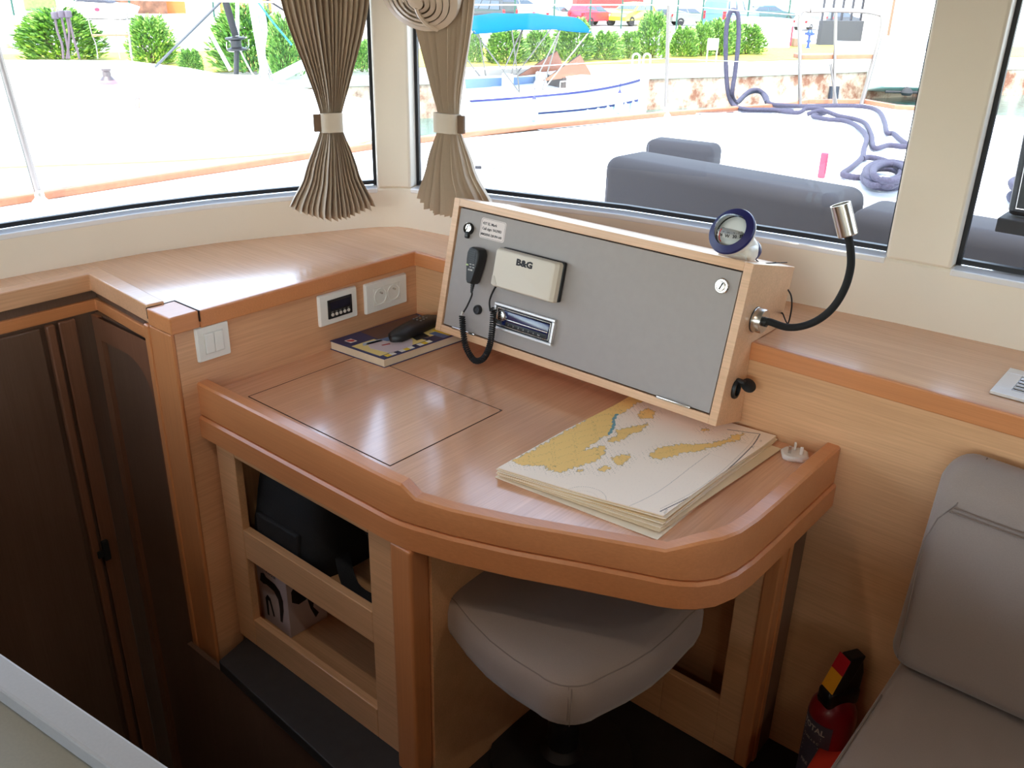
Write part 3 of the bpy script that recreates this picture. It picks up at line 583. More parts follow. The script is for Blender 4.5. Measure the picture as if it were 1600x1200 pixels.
m = MB(); m.tube(spline([Vector((-0.715, 1.752, 1.02)), onx(1236, 462, -0.695), onx(1237, 480, -0.69), onx(1232, 504, -0.692), onx(1228, 502, -0.695), onx(1223, 490, -0.70), (-0.712, 1.735, 0.97)], 8), 0.0016, 6); m.build('cable', BLKM, t, smooth=True)
# ================================================================ FITTINGS ON THE LEFT WALL
def LM(y, z, o=0.0): return Matrix(((0, 0, 1, -1.67 + o), (1, 0, 0, y), (0, 1, 0, z), (0, 0, 0, 1)))      # x across (+Y), y up, z out
def plate(mb, w_, h_, M, th=0.009):
    rg = []
    for z_, i_ in ((0, 0), (th * 0.6, 0.0003), (th, 0.0025)): rg.append([M @ Vector((a, b, z_)) for a, b in rr_poly(-w_ / 2 + i_, -h_ / 2 + i_, w_ / 2 - i_, h_ / 2 - i_, 0.003, 4)])
    mb.loft(rg)
P = onx(331, 532, -1.67); sw = thing('light_switch', P, 'white double rocker light switch on the beech wall beside the post', 'switch')
M_ = LM(P.y, P.z); m = MB(); plate(m, 0.080, 0.080, M_); m.build('plate', WHT, sw, smooth=True, angle=30)
m = MB(); rectframe(m, -0.0235, -0.024, 0.0235, 0.024, 0.001, 0.009, 0.0096, M_); m.build('rocker_surround', WHT2, sw)
for s_ in (-1, 1):
    m = MB(); a, b = (-0.022, -0.0006) if s_ < 0 else (0.0006, 0.022); m.rbox((a, -0.0225, 0.006), (b, 0.0225, 0.0125), 0.0015, M=M_); m.build('rocker', WHT, sw)
P = onx(526, 478, -1.67); md = thing('control_panel', P, 'white wall plate with black five button display between switch and sockets', 'control')
M_ = LM(P.y, P.z); m = MB(); plate(m, 0.118, 0.079, M_); m.build('plate', WHT, md, smooth=True, angle=30)
m = MB(); m.rbox((-0.035, -0.024, 0.006), (0.040, 0.024, 0.0115), 0.0012, M=M_); m.build('display', BLK, md)
m = MB(); m.box((-0.028, -0.002, 0.0114), (0.034, 0.018, 0.0118), M_); m.build('screen', mat('dark_lcd', (30, 34, 50), 0.15), md)
for k in range(5):
    m = MB(); m.lathe([(0.0042, 0), (0.0042, 0.002), (0.0005, 0.0026)], 14, M_ @ Matrix.Translation((-0.023 + 0.0125 * k, -0.014, 0.0112))); m.build('push_button', WHT2, md, smooth=True)
m = MB()
for k in range(5): m.box((-0.026 + 0.0125 * k, -0.0075, 0.0114), (-0.020 + 0.0125 * k, -0.0067, 0.0117), M_)
m.build('legend', WHT2, md)
P = onx(601, 458, -1.67); sk = thing('wall_socket', P, 'white double mains socket on the wall above the book', 'socket')
M_ = LM(P.y, P.z); m = MB(); plate(m, 0.142, 0.080, M_); m.build('plate', WHT, sk, smooth=True, angle=30)
for s_ in (-1, 1):
    c_ = 0.0225 * s_
    m = MB(); m.lathe([(0.0215, 0.0085), (0.0215, 0.0115), (0.0195, 0.0115), (0.0185, 0.0025), (0.0005, 0.0025)], 28, M_ @ Matrix.Translation((c_, 0, 0))); oo = m.build('outlet', WHT, sk, smooth=True, angle=30)
    m = MB()
    for hx_ in (-0.0095, 0.0095): m.lathe([(0.0028, 0.0024), (0.0028, 0.0031)], 12, M_ @ Matrix.Translation((c_ + hx_ * 0.9, -0.003, 0)))
    m.build('pin_hole', BLKM, oo)
    m = MB(); m.lathe([(0.0025, 0), (0.0025, 0.014), (0.0005, 0.016)], 12, M_ @ Matrix.Translation((c_, 0.0095, 0.0024))); m.build('earth_pin', STEEL, oo, smooth=True)
m = MB(); rectframe(m, -0.046, -0.0235, 0.046, 0.0235, 0.001, 0.0085, 0.0098, M_); m.build('outlet_surround', WHT2, sk)
# ================================================================ BOOK, HANDSET, PLUG, VENT
bk = thing('pilot_book', (-1.57, 1.45, 0.75), 'thick chart-covered sailing guide book lying flat against the left wall', 'book')
bp = [Vector((-1.668, 1.300)), Vector((-1.484, 1.312)), Vector((-1.468, 1.572)), Vector((-1.655, 1.585))]
def bq(u, v): return bp[0].lerp(bp[1], u).lerp(bp[3].lerp(bp[2], u), v)
PAGE = mat('page_edges', (222, 204, 176), 0.8, noise=0.05, nscale=20); BCOV = mat('blue_cover', (34, 46, 100), 0.35)
m = MB(); m.prism([tuple(bq(u, v)) for u, v in ((0.01, 0.006), (0.99, 0.006), (0.99, 0.99), (0.01, 0.99))], 0.7518, 0.7715); m.build('pages', PAGE, bk)
m = MB(); m.prism([tuple(p) for p in bp], 0.7503, 0.7518); m.build('back_cover', BCOV, bk)
m = MB(); m.prism([tuple(p) for p in bp], 0.7715, 0.7728); m.build('front_cover', BCOV, bk)
cols = [('cover_pale_yellow', (240, 218, 140)), ('cover_photo_brown', (96, 66, 60)), ('cover_sea_blue', (90, 120, 170)), ('cover_chart_pink', (214, 200, 208)), ('cover_yellow', (236, 200, 30)), ('cover_white', (236, 234, 226)), ('cover_navy', (28, 36, 78)), ('cover_red', (180, 30, 40)), ('cover_dark', (50, 46, 44)), ('cover_chart_blue', (176, 196, 216))]
bm_ = [mat(n_, c_, 0.35) for n_, c_ in cols]
m = MB()
def bpatch(mi, pts, z=0.7731): m.cur = mi; m.prism([tuple(bq(u, v)) for u, v in pts], 0.7727, z)
bpatch(1, [(0.02, 0.32), (0.60, 0.30), (0.55, 0.97), (0.02, 0.97)]); bpatch(0, [(0.36, 0.03), (0.88, 0.03), (0.88, 0.97), (0.60, 0.97), (0.58, 0.30), (0.36, 0.28)])
bpatch(3, [(0.42, 0.16), (0.60, 0.10), (0.92, 0.14), (0.90, 0.40), (0.72, 0.52), (0.56, 0.42), (0.44, 0.30)], 0.7734); bpatch(9, [(0.38, 0.14), (0.46, 0.10), (0.50, 0.30), (0.42, 0.32)], 0.7734)
bpatch(2, [(0.42, 0.30), (0.55, 0.32), (0.60, 0.48), (0.45, 0.46)], 0.7736); bpatch(8, [(0.60, 0.55), (0.80, 0.52), (0.80, 0.68), (0.62, 0.70)], 0.7734); bpatch(6, [(0.80, 0.58), (0.97, 0.60), (0.98, 0.74), (0.82, 0.76)], 0.7733); bpatch(2, [(0.72, 0.72), (0.97, 0.74), (0.97, 0.82), (0.72, 0.80)], 0.7734); bpatch(4, [(0.66, 0.80), (0.96, 0.82), (0.96, 0.94), (0.66, 0.93)], 0.7735)
for k in range(10): bpatch([4, 5, 6, 5][k % 4], [(0.90, 0.06 + 0.055 * k), (0.97, 0.06 + 0.055 * k), (0.97, 0.113 + 0.055 * k), (0.90, 0.113 + 0.055 * k)], 0.7734)
bpatch(5, [(0.14, 0.08), (0.26, 0.08), (0.26, 0.15), (0.14, 0.15)], 0.7734); bpatch(7, [(0.15, 0.09), (0.20, 0.085), (0.245, 0.11), (0.24, 0.14), (0.19, 0.145), (0.16, 0.12)], 0.7736); bpatch(7, [(0.60, 0.22), (0.63, 0.22), (0.66, 0.29), (0.63, 0.30)], 0.7737)
m.build('cover_print', bm_, bk)
hs_ = thing('remote_handset', (-1.56, 1.52, 0.773), 'black handset with small keys lying on the guide book', 'handset')
a = Vector((-1.548, 1.395, 0.774)); b = Vector((-1.575, 1.578, 0.774)); d = (b - a); L_ = d.length; HM = frame(a, (0, 0, 1), d)
m = MB(); rg = []
for k in range(13):
    t_ = k / 12; x_ = t_ * L_; w_ = 0.021 + 0.006 * t_ ; w_ = w_ * math.sqrt(max(0.0, 1 - (abs(2 * t_ - 1)) ** 9)) + 0.004; h_ = 0.014 + 0.013 * math.sin(math.pi * min(1, t_ * 0.9 + 0.05)) * 0.9; z0 = 0.0005
    rg.append([HM @ Vector((x_, w_ * c_, z0 + h_ * s_)) for c_, s_ in ((-0.9, 0), (-1, 0.3), (-0.95, 0.7), (-0.6, 0.97), (0, 1.0), (0.6, 0.97), (0.95, 0.7), (1, 0.3), (0.9, 0))])
m.loft(rg); m.build('body', BLK, hs_, smooth=True, angle=50)
for k in range(9):
    m = MB(); m.rbox((-0.0028, -0.0022, 0), (0.0028, 0.0022, 0.0025), 0.001, M=HM @ Matrix.Translation((0.105 + 0.012 * (k // 3), -0.011 + 0.011 * (k % 3), 0.0262))); m.build('key', STEEL if k == 4 else mat('grey_key', (120, 120, 124), 0.4), hs_)
pgm = mat('plug_white', (222, 214, 206), 0.35)
pp = onz(1240, 714, 0.752); pg = thing('mains_plug', (pp.x, pp.y, 0.75), 'white three pin mains plug lying pins up beside the charts', 'plug')
PM = Matrix.Translation((pp.x, pp.y + 0.003, 0.7505)) @ Matrix.Rotation(math.radians(28), 4, 'Z')
m = MB(); pl0 = [(-0.024, -0.016), (-0.014, -0.024), (0.014, -0.024), (0.026, -0.016), (0.026, 0.012), (0.016, 0.024), (-0.016, 0.024), (-0.026, 0.012)]
m.loft([[PM @ Vector((x_ * s_, y_ * s_, z_)) for x_, y_ in pl0] for z_, s_ in ((0, 0.9), (0.004, 1.0), (0.008, 1.0), (0.011, 0.88))]); m.build('plug_body', pgm, pg, smooth=True, angle=30)
for x_, y_, w_, h_ in ((-0.011, -0.006, 0.0018, 0.022), (0.011, -0.006, 0.0018, 0.022)):
    m = MB(); m.rbox((x_ - 0.003, y_ - w_, 0.010), (x_ + 0.003, y_ + w_, 0.010 + h_ * 0.75), 0.0008, M=PM); m.build('pin', STEEL if x_ < 0 else pgm, pg)
m = MB(); m.rbox((-0.0018, 0.008, 0.010), (0.0022, 0.0155, 0.026), 0.0008, M=PM); m.build('pin', pgm, pg)
vt = thing('air_vent', (-0.21, 1.75, 0.941), 'silver framed air grille set in the right window ledge', 'vent')
m = MB(); a_, b_, c_, d_ = -0.283, 1.675, -0.10, 1.815
rectframe(m, a_, b_, c_, d_, 0.028, 0.941, 0.9475, Matrix.Identity(4)); m.build('vent_frame', mat('satin_silver', (222, 220, 220), 0.3, 0.7), vt, bevel=0.0012)
m = MB(); m.box((a_ + 0.02, b_ + 0.02, 0.9406), (c_ - 0.02, d_ - 0.02, 0.942)); m.build('duct', BLKM, vt)
for k in range(5):
    m = MB(); y_ = b_ + 0.034 + 0.017 * k; M_ = Matrix.Translation((0, y_, 0.9445)) @ Matrix.Rotation(math.radians(25), 4, 'X'); m.rbox((a_ + 0.028, -0.0032, -0.001), (c_ - 0.028, 0.0032, 0.001), 0.0008, M=M_); m.build('slat', STEEL, vt)
# ================================================================ NAUTICAL CHARTS (a pile of folded sheets)
import numpy as np
SA, SD, SC, SBk = Vector((-0.950, 1.108)), onz(1036, 811, 0.771).to_2d(), onz(1219, 674, 0.766).to_2d(), Vector((-0.955, 1.566))
SC.y = min(SC.y, 1.600)
SMID = onz(1128, 741, 0.770).to_2d() - (SD + SC) / 2
def chart_z(u, v): return 1 - 0.55 * max(0.0, (v - 0.55) / 0.45) if v > 0.55 else 1.0
PAPERS = [mat('chart_paper_%d' % k, c, 0.75, noise=0.03, nscale=12) for k, c in enumerate([(240, 226, 202), (230, 208, 172), (244, 232, 212), (222, 196, 152)])]
NSH = 15; STK_H = 0.0235
rnd = random.Random(3)
def sheet(k, top=False):
    """one folded chart: a thin, slightly wavy slab with its own corner offsets"""
    base = k / NSH; o = [(rnd.uniform(-.005, .005), rnd.uniform(-.006, .006)) for _ in range(4)]
    if k == 0: o = [(-.004, -.004), (0.012, -0.034), (0.0, 0.0), (0, 0)]
    if k == 3: o = [(0, 0), (0.006, -0.018), (0.026, -0.03), (0, 0)]
    if k == 4: o = [(-.006, 0.002), (0.002, -0.010), (0.004, -0.004), (0, 0)]
    if top: o = [(0, 0)] * 4
    c = [SA + Vector(o[0]), SD + Vector(o[1]), SC + Vector((o[2][0], min(0.0, o[2][1]))), SBk + Vector((o[3][0], min(0, o[3][1])))]
    nu, nv = (14, 18); th = STK_H / NSH * 0.86; ph = rnd.uniform(0, 6)
    def pt(u, v, dz):
        p = c[0].lerp(c[1], u).lerp(c[3].lerp(c[2], u), v) + SMID * (u * math.sin(math.pi * v))
        z = 0.7506 + base * STK_H * (1 - 0.52 * max(0.0, min(1.0, (v - 0.45) / 0.4))) * (0.80 + 0.20 * u)
        z += base * (0.0035 * math.exp(-((1 - u) ** 2 + v ** 2) * 14) + 0.002 * max(0, 1 - u * 3) * max(0, 1 - v * 2) + 0.0006 * math.sin(7 * v + ph) * u) * (1 if v < 0.6 else 0)
        return (p.x, p.y, z + dz)
    m = MB(); vs = []; fs = []
    for lay in (0, 1):
        for j in range(nv + 1):
            for i in range(nu + 1): vs.append(pt(i / nu, j / nv, th * lay))
    n1 = (nu + 1) * (nv + 1); q = lambda i, j, l: l * n1 + j * (nu + 1) + i
    for j in range(nv):
        for i in range(nu): fs.append((q(i, j, 1), q(i + 1, j, 1), q(i + 1, j + 1, 1), q(i, j + 1, 1))); fs.append((q(i, j + 1, 0), q(i + 1, j + 1, 0), q(i + 1, j, 0), q(i, j, 0)))
    for i in range(nu): fs.append((q(i, 0, 0), q(i + 1, 0, 0), q(i + 1, 0, 1), q(i, 0, 1))); fs.append((q(i + 1, nv, 0), q(i, nv, 0), q(i, nv, 1), q(i + 1, nv, 1)))
    for j in range(nv): fs.append((q(0, j + 1, 0), q(0, j, 0), q(0, j, 1), q(0, j + 1, 1))); fs.append((q(nu, j, 0), q(nu, j + 1, 0), q(nu, j + 1, 1), q(nu, j, 1)))
    m.add(vs, fs); return m, pt, th
for k in range(NSH - 1):
    m, _, _ = sheet(k); o = m.build('nautical_chart', PAPERS[(k * 7) % 4], smooth=True)
    if k == 0: tag(o, 'bottom chart of the pile, its corner sticking out at the front of the table', 'chart', 'folded nautical charts in the pile')
    elif k == 3: tag(o, 'folded chart low in the pile poking out beside the mains plug', 'chart', 'folded nautical charts in the pile')
    else: tag(o, 'yellowed folded nautical chart inside the pile on the table', 'chart', 'folded nautical charts in the pile')
m, pt, th = sheet(NSH - 1, True); top = m.build('nautical_chart', mat('chart_white', (246, 228, 206), 0.7), smooth=True)
tag(top, 'topmost nautical chart showing yellow land and islands on pale sea', 'chart', 'folded nautical charts in the pile')
NU, NV = 420, 560
us = np.linspace(0, 1, NU); vs_ = np.linspace(0, 1, NV); G = np.zeros((NV, NU, 3))
for j, v in enumerate(vs_):
    a = pt(0, v, th + 0.0002); b = pt(1, v, th + 0.0002)
    for i, u in enumerate(us): G[j, i] = pt(u, v, th + 0.0003)
def z2t(x, y): p = onz(770 + x * .3, 620 + y * .3, 0.772); return (p.x, p.y)
Xg, Yg = G[..., 0], G[..., 1]
def nz(X, Y, f, s):
    r = np.random.RandomState(s); o = 0
    for k in range(5):
        a, b, c = r.uniform(-1, 1, 3); ff = f * 1.75 ** k; o = o + np.sin((a * X + b * Y) * ff + c * 9) / 1.35 ** k
    return o
wx = Xg + 0.0017 * nz(Xg, Yg, 330, 1) + 0.0009 * nz(Xg, Yg, 1100, 3); wy = Yg + 0.0017 * nz(Xg, Yg, 330, 2) + 0.0009 * nz(Xg, Yg, 1100, 4)
def inpoly(P, X, Y):
    r = np.zeros(X.shape, bool); n = len(P)
    for i in range(n):
        x1, y1 = P[i]; x2, y2 = P[(i + 1) % n]
        if y1 == y2: continue
        c = ((y1 > Y) != (y2 > Y)) & (X < (x2 - x1) * (Y - y1) / (y2 - y1) + x1); r ^= c
    return r
def dline(P, X, Y, closed=False):
    d = np.full(X.shape, 9.0); n = len(P)
    for i in range(n if closed else n - 1):
        x1, y1 = P[i]; x2, y2 = P[(i + 1) % n]; L2 = (x2 - x1) ** 2 + (y2 - y1) ** 2
        t_ = np.clip(((X - x1) * (x2 - x1) + (Y - y1) * (y2 - y1)) / L2, 0, 1); d = np.minimum(d, np.hypot(X - x1 - t_ * (x2 - x1), Y - y1 - t_ * (y2 - y1)))
    return d
sea = np.array(lin((255, 238, 220))[:3]); land = np.array(lin((250, 208, 128))[:3]); coast = np.array(lin((110, 120, 118))[:3]); teal = np.array(lin((80, 150, 165))[:3]); inkc = np.array(lin((70, 66, 70))[:3]); fold = np.array(lin((240, 222, 190))[:3])
C = np.tile(sea, (NV, NU, 1))
def paint(mask, col, a=1.0): C[mask] = C[mask] * (1 - a) + col * a
lands = [[(100, 330), (200, 280), (300, 220), (420, 150), (520, 80), (600, 25), (700, -30), (830, -60), (840, -10), (740, 15), (700, 50), (640, 80), (625, 110), (630, 150), (600, 190), (560, 215), (520, 245), (470, 275), (530, 262), (590, 250), (585, 285), (560, 320), (500, 345), (460, 360), (400, 372), (380, 390), (330, 395), (290, 380), (260, 355), (200, 360), (140, 355)],
         [(640, 165), (680, 150), (740, 140), (810, 115), (800, 140), (770, 165), (720, 185), (690, 205), (660, 230), (600, 230), (620, 205), (650, 190)],
         [(812, 302), (850, 270), (900, 250), (980, 235), (1050, 235), (1130, 225), (1180, 215), (1220, 200), (1250, 180), (1310, 168), (1290, 200), (1240, 215), (1190, 235), (1130, 255), (1060, 275), (980, 290), (920, 312), (870, 328), (830, 322)],
         [(622, 318), (660, 298), (715, 302), (705, 330), (680, 352), (645, 350)], [(548, 378), (590, 356), (622, 372), (590, 385), (560, 388)], [(755, 70), (800, 35), (850, 55), (830, 90), (770, 92)], [(1085, 150), (1110, 140), (1130, 152), (1105, 160)], [(430, 385), (450, 375), (470, 378), (455, 390)]]
for P in lands:
    R = [z2t(*p) for p in P]; ins = inpoly(R, wx, wy); d = dline(R, wx, wy, True)
    paint(ins, land); paint(ins & (np.abs(nz(Xg, Yg, 120, 5)) < 0.05), np.array(lin((150, 130, 90))[:3]), 0.7)
    sp = (~ins) & (d < 0.016) & (nz(Xg, Yg, 1500, 8) > 1.6); paint(sp, coast, 0.55)
    paint(d < 0.0006, coast, 0.8)
R = [z2t(*p) for p in ((648, 72), (630, 100), (633, 130), (622, 160), (606, 188))]; paint(dline(R, Xg, Yg) < 0.0032 + 0.0008 * nz(Xg, Yg, 500, 6), teal, 0.9)
paint((nz(Xg, Yg, 2100, 12) > 2.35) & (Xg > -0.9), coast, 0.35)
def bl(pts): return spline([Vector((*z2t(*p), 0)) for p in pts], 6)
for pts, w_, c_, a_ in (([(1225, 148), (1310, 160), (1395, 172)], 0.0010, inkc, 1), ([(1395, 172), (1350, 240), (1200, 400), (1050, 515), (870, 612)], 0.0010, inkc, 1), ([(1375, 180), (1330, 240), (1185, 395), (1040, 505), (870, 598)], 0.0004, inkc, 0.5), ([(650, 605), (830, 520), (980, 410), (1130, 285)], 0.0004, inkc, 0.6), ([(1130, 285), (1260, 335)], 0.0003, inkc, 0.25)):
    P = [(p.x, p.y) for p in (bl(pts) if len(pts) > 2 else [Vector((*z2t(*q), 0)) for q in pts])]; paint(dline(P, Xg, Yg) < w_, c_, a_)
cc = z2t(475, 528); rr_c = abs(np.array(z2t(360, 520)) - np.array(z2t(590, 530))); Rc = np.hypot(*rr_c) / 2
dd = np.hypot(Xg - cc[0], Yg - cc[1]); an = np.arctan2(Yg - cc[1], Xg - cc[0])
paint((np.abs(dd - Rc) < 0.0008) & (np.sin(an * 60) > 0), inkc, 0.45); paint((np.abs(dd - Rc * 0.62) < 0.0005) & (np.sin(an * 36) > 0), inkc, 0.3); paint((dd < Rc * 0.25) & (np.abs(Yg - cc[1]) < 0.0005), inkc, 0.4)
for (x, y, n_) in ((1400, 205, 3), (1360, 235, 4), (905, 600, 6)):
    c0 = z2t(x, y)
    for k in range(n_): paint((np.abs(Xg - c0[0] - 0.001 * k) < 0.0022) & (np.abs(Yg - c0[1] + 0.003 * k) < 0.0005), inkc, 0.7)
me = bpy.data.meshes.new('chart_print'); F_ = []
idxg = np.arange(NU * NV).reshape(NV, NU); F_ = np.stack([idxg[:-1, :-1], idxg[:-1, 1:], idxg[1:, 1:], idxg[1:, :-1]], -1).reshape(-1, 4)
offp = world_loc(top); me.from_pydata((G.reshape(-1, 3) - np.array(offp)).tolist(), [], F_.tolist())
at_ = me.color_attributes.new('chart_ink', 'FLOAT_COLOR', 'POINT'); at_.data.foreach_set('color', np.concatenate([C.reshape(-1, 3), np.ones((NU * NV, 1))], 1).astype(np.float32).ravel())
pm = bpy.data.materials.new('chart_print'); pm.use_nodes = True; n_ = pm.node_tree; ta = n_.nodes.new('ShaderNodeAttribute'); ta.attribute_name = 'chart_ink'; n_.links.new(ta.outputs['Color'], n_.nodes['Principled BSDF'].inputs['Base Color']); n_.nodes['Principled BSDF'].inputs['Roughness'].default_value = 0.65
me.materials.append(pm); po = bpy.data.objects.new('chart_print', me); COL.objects.link(po); po.parent = top; me.polygons.foreach_set('use_smooth', [True] * len(me.polygons))
# ================================================================ STOOL
stl = thing('stool', (-0.84, 1.22, 0.0), 'rounded beige upholstered stool tucked under the chart table', 'stool')
cs = [Vector((-0.655, 0.955)), Vector((-0.600, 1.40)), Vector((-1.01, 1.44)), Vector((-1.07, 1.035))]
def rounded(cs, rs, bulge=0.012, n=9):
    out = []; m_ = len(cs)
    for i in range(m_):
        p, a, b = cs[i], cs[i - 1], cs[(i + 1) % m_]; r = rs[i]; da = (a - p).normalized(); db = (b - p).normalized(); h = da.angle(db) / 2; t_ = r / math.tan(h)
        s_, e_ = p + da * t_, p + db * t_; c_ = p + (da + db).normalized() * (r / math.sin(h))
        a0 = math.atan2(s_.y - c_.y, s_.x - c_.x); a1 = math.atan2(e_.y - c_.y, e_.x - c_.x)
        while a1 - a0 > math.pi: a1 -= 2 * math.pi
        while a1 - a0 < -math.pi: a1 += 2 * math.pi
        for k in range(n): q = a0 + (a1 - a0) * k / (n - 1); out.append(Vector((c_.x + r * math.cos(q), c_.y + r * math.sin(q))))
        e2 = (b + (p - b).normalized() * (rs[(i + 1) % m_] / math.tan(h))); mid = (e_ + e2) / 2; dirn = (mid - Vector((-0.84, 1.22))).normalized(); nn = Vector(((e2 - e_).y, -(e2 - e_).x)).normalized(); nn = nn if nn.dot(dirn) > 0 else -nn
        for k in (1, 2, 3): q = k / 4; out.append(e_.lerp(e2, q) + nn * bulge * math.sin(math.pi * q))
    return out
ol = rounded(cs, [0.075, 0.10, 0.10, 0.085], 0.016); cen = Vector((-0.84, 1.21))
rings = []
for z, ins in ((0.398, 0.035), (0.402, 0.016), (0.412, 0.003), (0.430, -0.002), (0.465, -0.002), (0.486, 0.004), (0.496, 0.014), (0.502, 0.032), (0.506, 0.07), (0.508, 0.13)):
    rings.append([(p.x + (cen - p).normalized().x * ins, p.y + (cen - p).normalized().y * ins, z) for p in ol])
m = MB(); m.loft(rings); m.build('seat', FAB, stl, smooth=True, angle=80)
SEAM = mat('seam_thread', (128, 114, 106), 0.9)
m = MB(); m.tube([(p.x + (cen - p).normalized().x * 0.0105, p.y + (cen - p).normalized().y * 0.0105, 0.4925) for p in ol], 0.0012, 6, close=True)
q = min(ol, key=lambda p: (p - Vector((-0.672, 0.97))).length); 
for dx in (0, 0.006): m.tube([(q.x + dx + (cen - q).normalized().x * i_, q.y + (cen - q).normalized().y * i_, z) for z, i_ in ((0.405, 0.010), (0.43, -0.0025), (0.465, -0.0025), (0.492, 0.008))], 0.0008, 5)
m.build('seam', SEAM, stl)
m = MB(); m.lathe([(0.035, 0.02), (0.035, 0.398)], 24, Matrix.Translation((-0.86, 1.24, 0)));  m.build('column', BLK, stl, smooth=True)
m = MB(); m.lathe([(0.16, 0.0), (0.16, 0.012), (0.05, 0.03), (0.036, 0.05)], 32, Matrix.Translation((-0.86, 1.24, 0))); m.build('base', BLK, stl, smooth=True, angle=30)
# ================================================================ SETTEE
sf = thing('settee_base', (0.15, 1.2, 0.0), 'beech plinth carrying the beige settee seat on the right', 'settee')
m = MB(); m.box((-0.24, 0.86, 0.0), (0.7, 1.61, 0.285)); m.build('plinth', WX, sf)
def cushion(name, a, b, r, lab, cat, seams, warp=None):
    t = thing(name, ((a[0] + b[0]) / 2, (a[1] + b[1]) / 2, a[2]), lab, cat)
    m = MB(); m.rbox(a, b, r, 6)
    if warp: m.v = [Vector(warp(p)) for p in m.v]
    m.build('upholstery', FAB, t, smooth=True, angle=80)
    m = MB()
    for s_ in seams: m.tube([Vector(warp(Vector(p))) if warp else p for p in s_], 0.0013, 5)
    m.build('seam', SEAM, t); return t
bk0, bk1 = (-0.318, 1.487, 0.430), (0.62, 1.606, 0.868)
def bwarp(p):      # shoulder falls away to the right and the corner rolls back
    f_ = max(0, (p.z - 0.72) / 0.15)
    x = p.x + 0.026 * max(0, 1 - (p.x + 0.318) / 0.25) * max(0, min(1, (p.z - 0.60) / 0.27)) ** 2 + 0.012 * max(0, (0.8 - p.z) / 0.4) * (1 if p.x < -0.2 else 0)
    z = p.z - 0.03 * min(1, max(0, (p.x + 0.2) / 0.5)) * max(0, (p.z - 0.6) / 0.27)
    return (x, p.y + 0.03 * f_ ** 2 * (1 if p.y < 1.55 else 0), z)
cushion('backrest_cushion', bk0, bk1, 0.040, 'beige backrest cushion leaning on the beech wall at the right', 'cushion',
        [[(-0.298, 1.4945, 0.455 + 0.038 * k) for k in range(8)] + [(-0.290, 1.4935, 0.765), (-0.270, 1.492, 0.80), (-0.262, 1.498, 0.84), (-0.262, 1.515, 0.861), (-0.262, 1.54, 0.868)],
         [(-0.270, 1.4855, 0.795), (0.55, 1.4855, 0.795)], [(-0.275, 1.486, 0.787), (0.55, 1.486, 0.787)]], bwarp)
cushion('seat_cushion', (-0.293, 0.86, 0.288), (0.62, 1.590, 0.428), 0.035, 'beige seat cushion of the settee beside the fire extinguisher', 'cushion', [[(-0.284, 0.92 + 0.05 * k, 0.420) for k in range(11)]])
# ================================================================ FIRE EXTINGUISHER and orange case
ex = thing('fire_extinguisher', (-0.392, 1.548, 0.0), 'red fire extinguisher with black handle standing against the beech wall', 'fire extinguisher')
RED = mat('extinguisher_red', (150, 14, 34), 0.3, coat=0.3); EX = Vector((-0.392, 1.546, 0)); T_ = Matrix.Translation(EX)
m = MB(); m.lathe([(0.043, 0.0), (0.0485, 0.006), (0.0485, 0.215), (0.046, 0.232), (0.038, 0.247), (0.026, 0.256), (0.016, 0.260), (0.0005, 0.261)], 40, T_); m.build('cylinder', RED, ex, smooth=True)
def facing(a0, a1, r, z0, z1, mb, n=16):
    pts = [(EX.x + r * math.cos(math.radians(a0 + (a1 - a0) * k / n)), EX.y + r * math.sin(math.radians(a0 + (a1 - a0) * k / n))) for k in range(n + 1)]
    for a, b in zip(pts, pts[1:]): mb.add([(a[0], a[1], z0), (b[0], b[1], z0), (b[0], b[1], z1), (a[0], a[1], z1)], [(0, 1, 2, 3)])
LG = mat('label_grey', (96, 92, 110), 0.5); 
m = MB(); rg = []
for k in range(23):
    a = math.radians(192 + 4.6 * k); rg.append([(EX.x + r_ * math.cos(a), EX.y + r_ * math.sin(a), z_) for r_, z_ in ((0.0482, 0.03), (0.0491, 0.03), (0.0491, 0.212), (0.0482, 0.212))])
m.loft(rg); lb = m.build('label', LG, ex, smooth=True, angle=30)
m = MB(); t1 = MB()
letters(t1, 'TOTAL', 0.019, Matrix.Translation((0, 0.186, 0)), 0.0002, bold=0.0004)
for k, (yy, ww) in enumerate(((0.178, 0.05), (0.172, 0.05), (0.150, 0.045), (0.138, 0.045), (0.126, 0.045), (0.114, 0.045))): t1.box((-ww / 2, yy - 0.0012, 0), (ww / 2, yy + 0.0012, 0.0004))
letters(t1, 'FIRE', 0.012, Matrix.Translation((-0.004, 0.090, 0)), 0.0002); letters(t1, 'CLASS A B C', 0.008, Matrix.Translation((0, 0.158, 0)), 0.0002)
a_c = math.radians(242)
for v in t1.v: a = a_c + v.x / 0.0491; r_ = 0.0494 + v.z; v.x, v.y, v.z = EX.x + r_ * math.cos(a), EX.y + r_ * math.sin(a), v.y
m.add(t1.v, t1.f); m.build('lettering', WHT2, lb)
hd = Vector((-0.5, -0.86, 0)).normalized(); HM = Matrix.Translation(EX + Vector((0, 0, 0.236))) @ Matrix(((hd.x, -hd.y, 0, 0), (hd.y, hd.x, 0, 0), (0, 0, 1, 0), (0, 0, 0, 1)))
m = MB(); m.rbox((-0.044, -0.021, 0.006), (0.036, 0.021, 0.05), 0.010, M=HM); m.loft([[HM @ Vector(p) for p in ((xa, -0.014, z_), (xb, -0.014, z_), (xb, 0.014, z_), (xa, 0.014, z_))] for xa, xb, z_ in ((-0.044, 0.02, 0.04), (-0.045, 0.008, 0.085), (-0.036, -0.006, 0.122))]); 
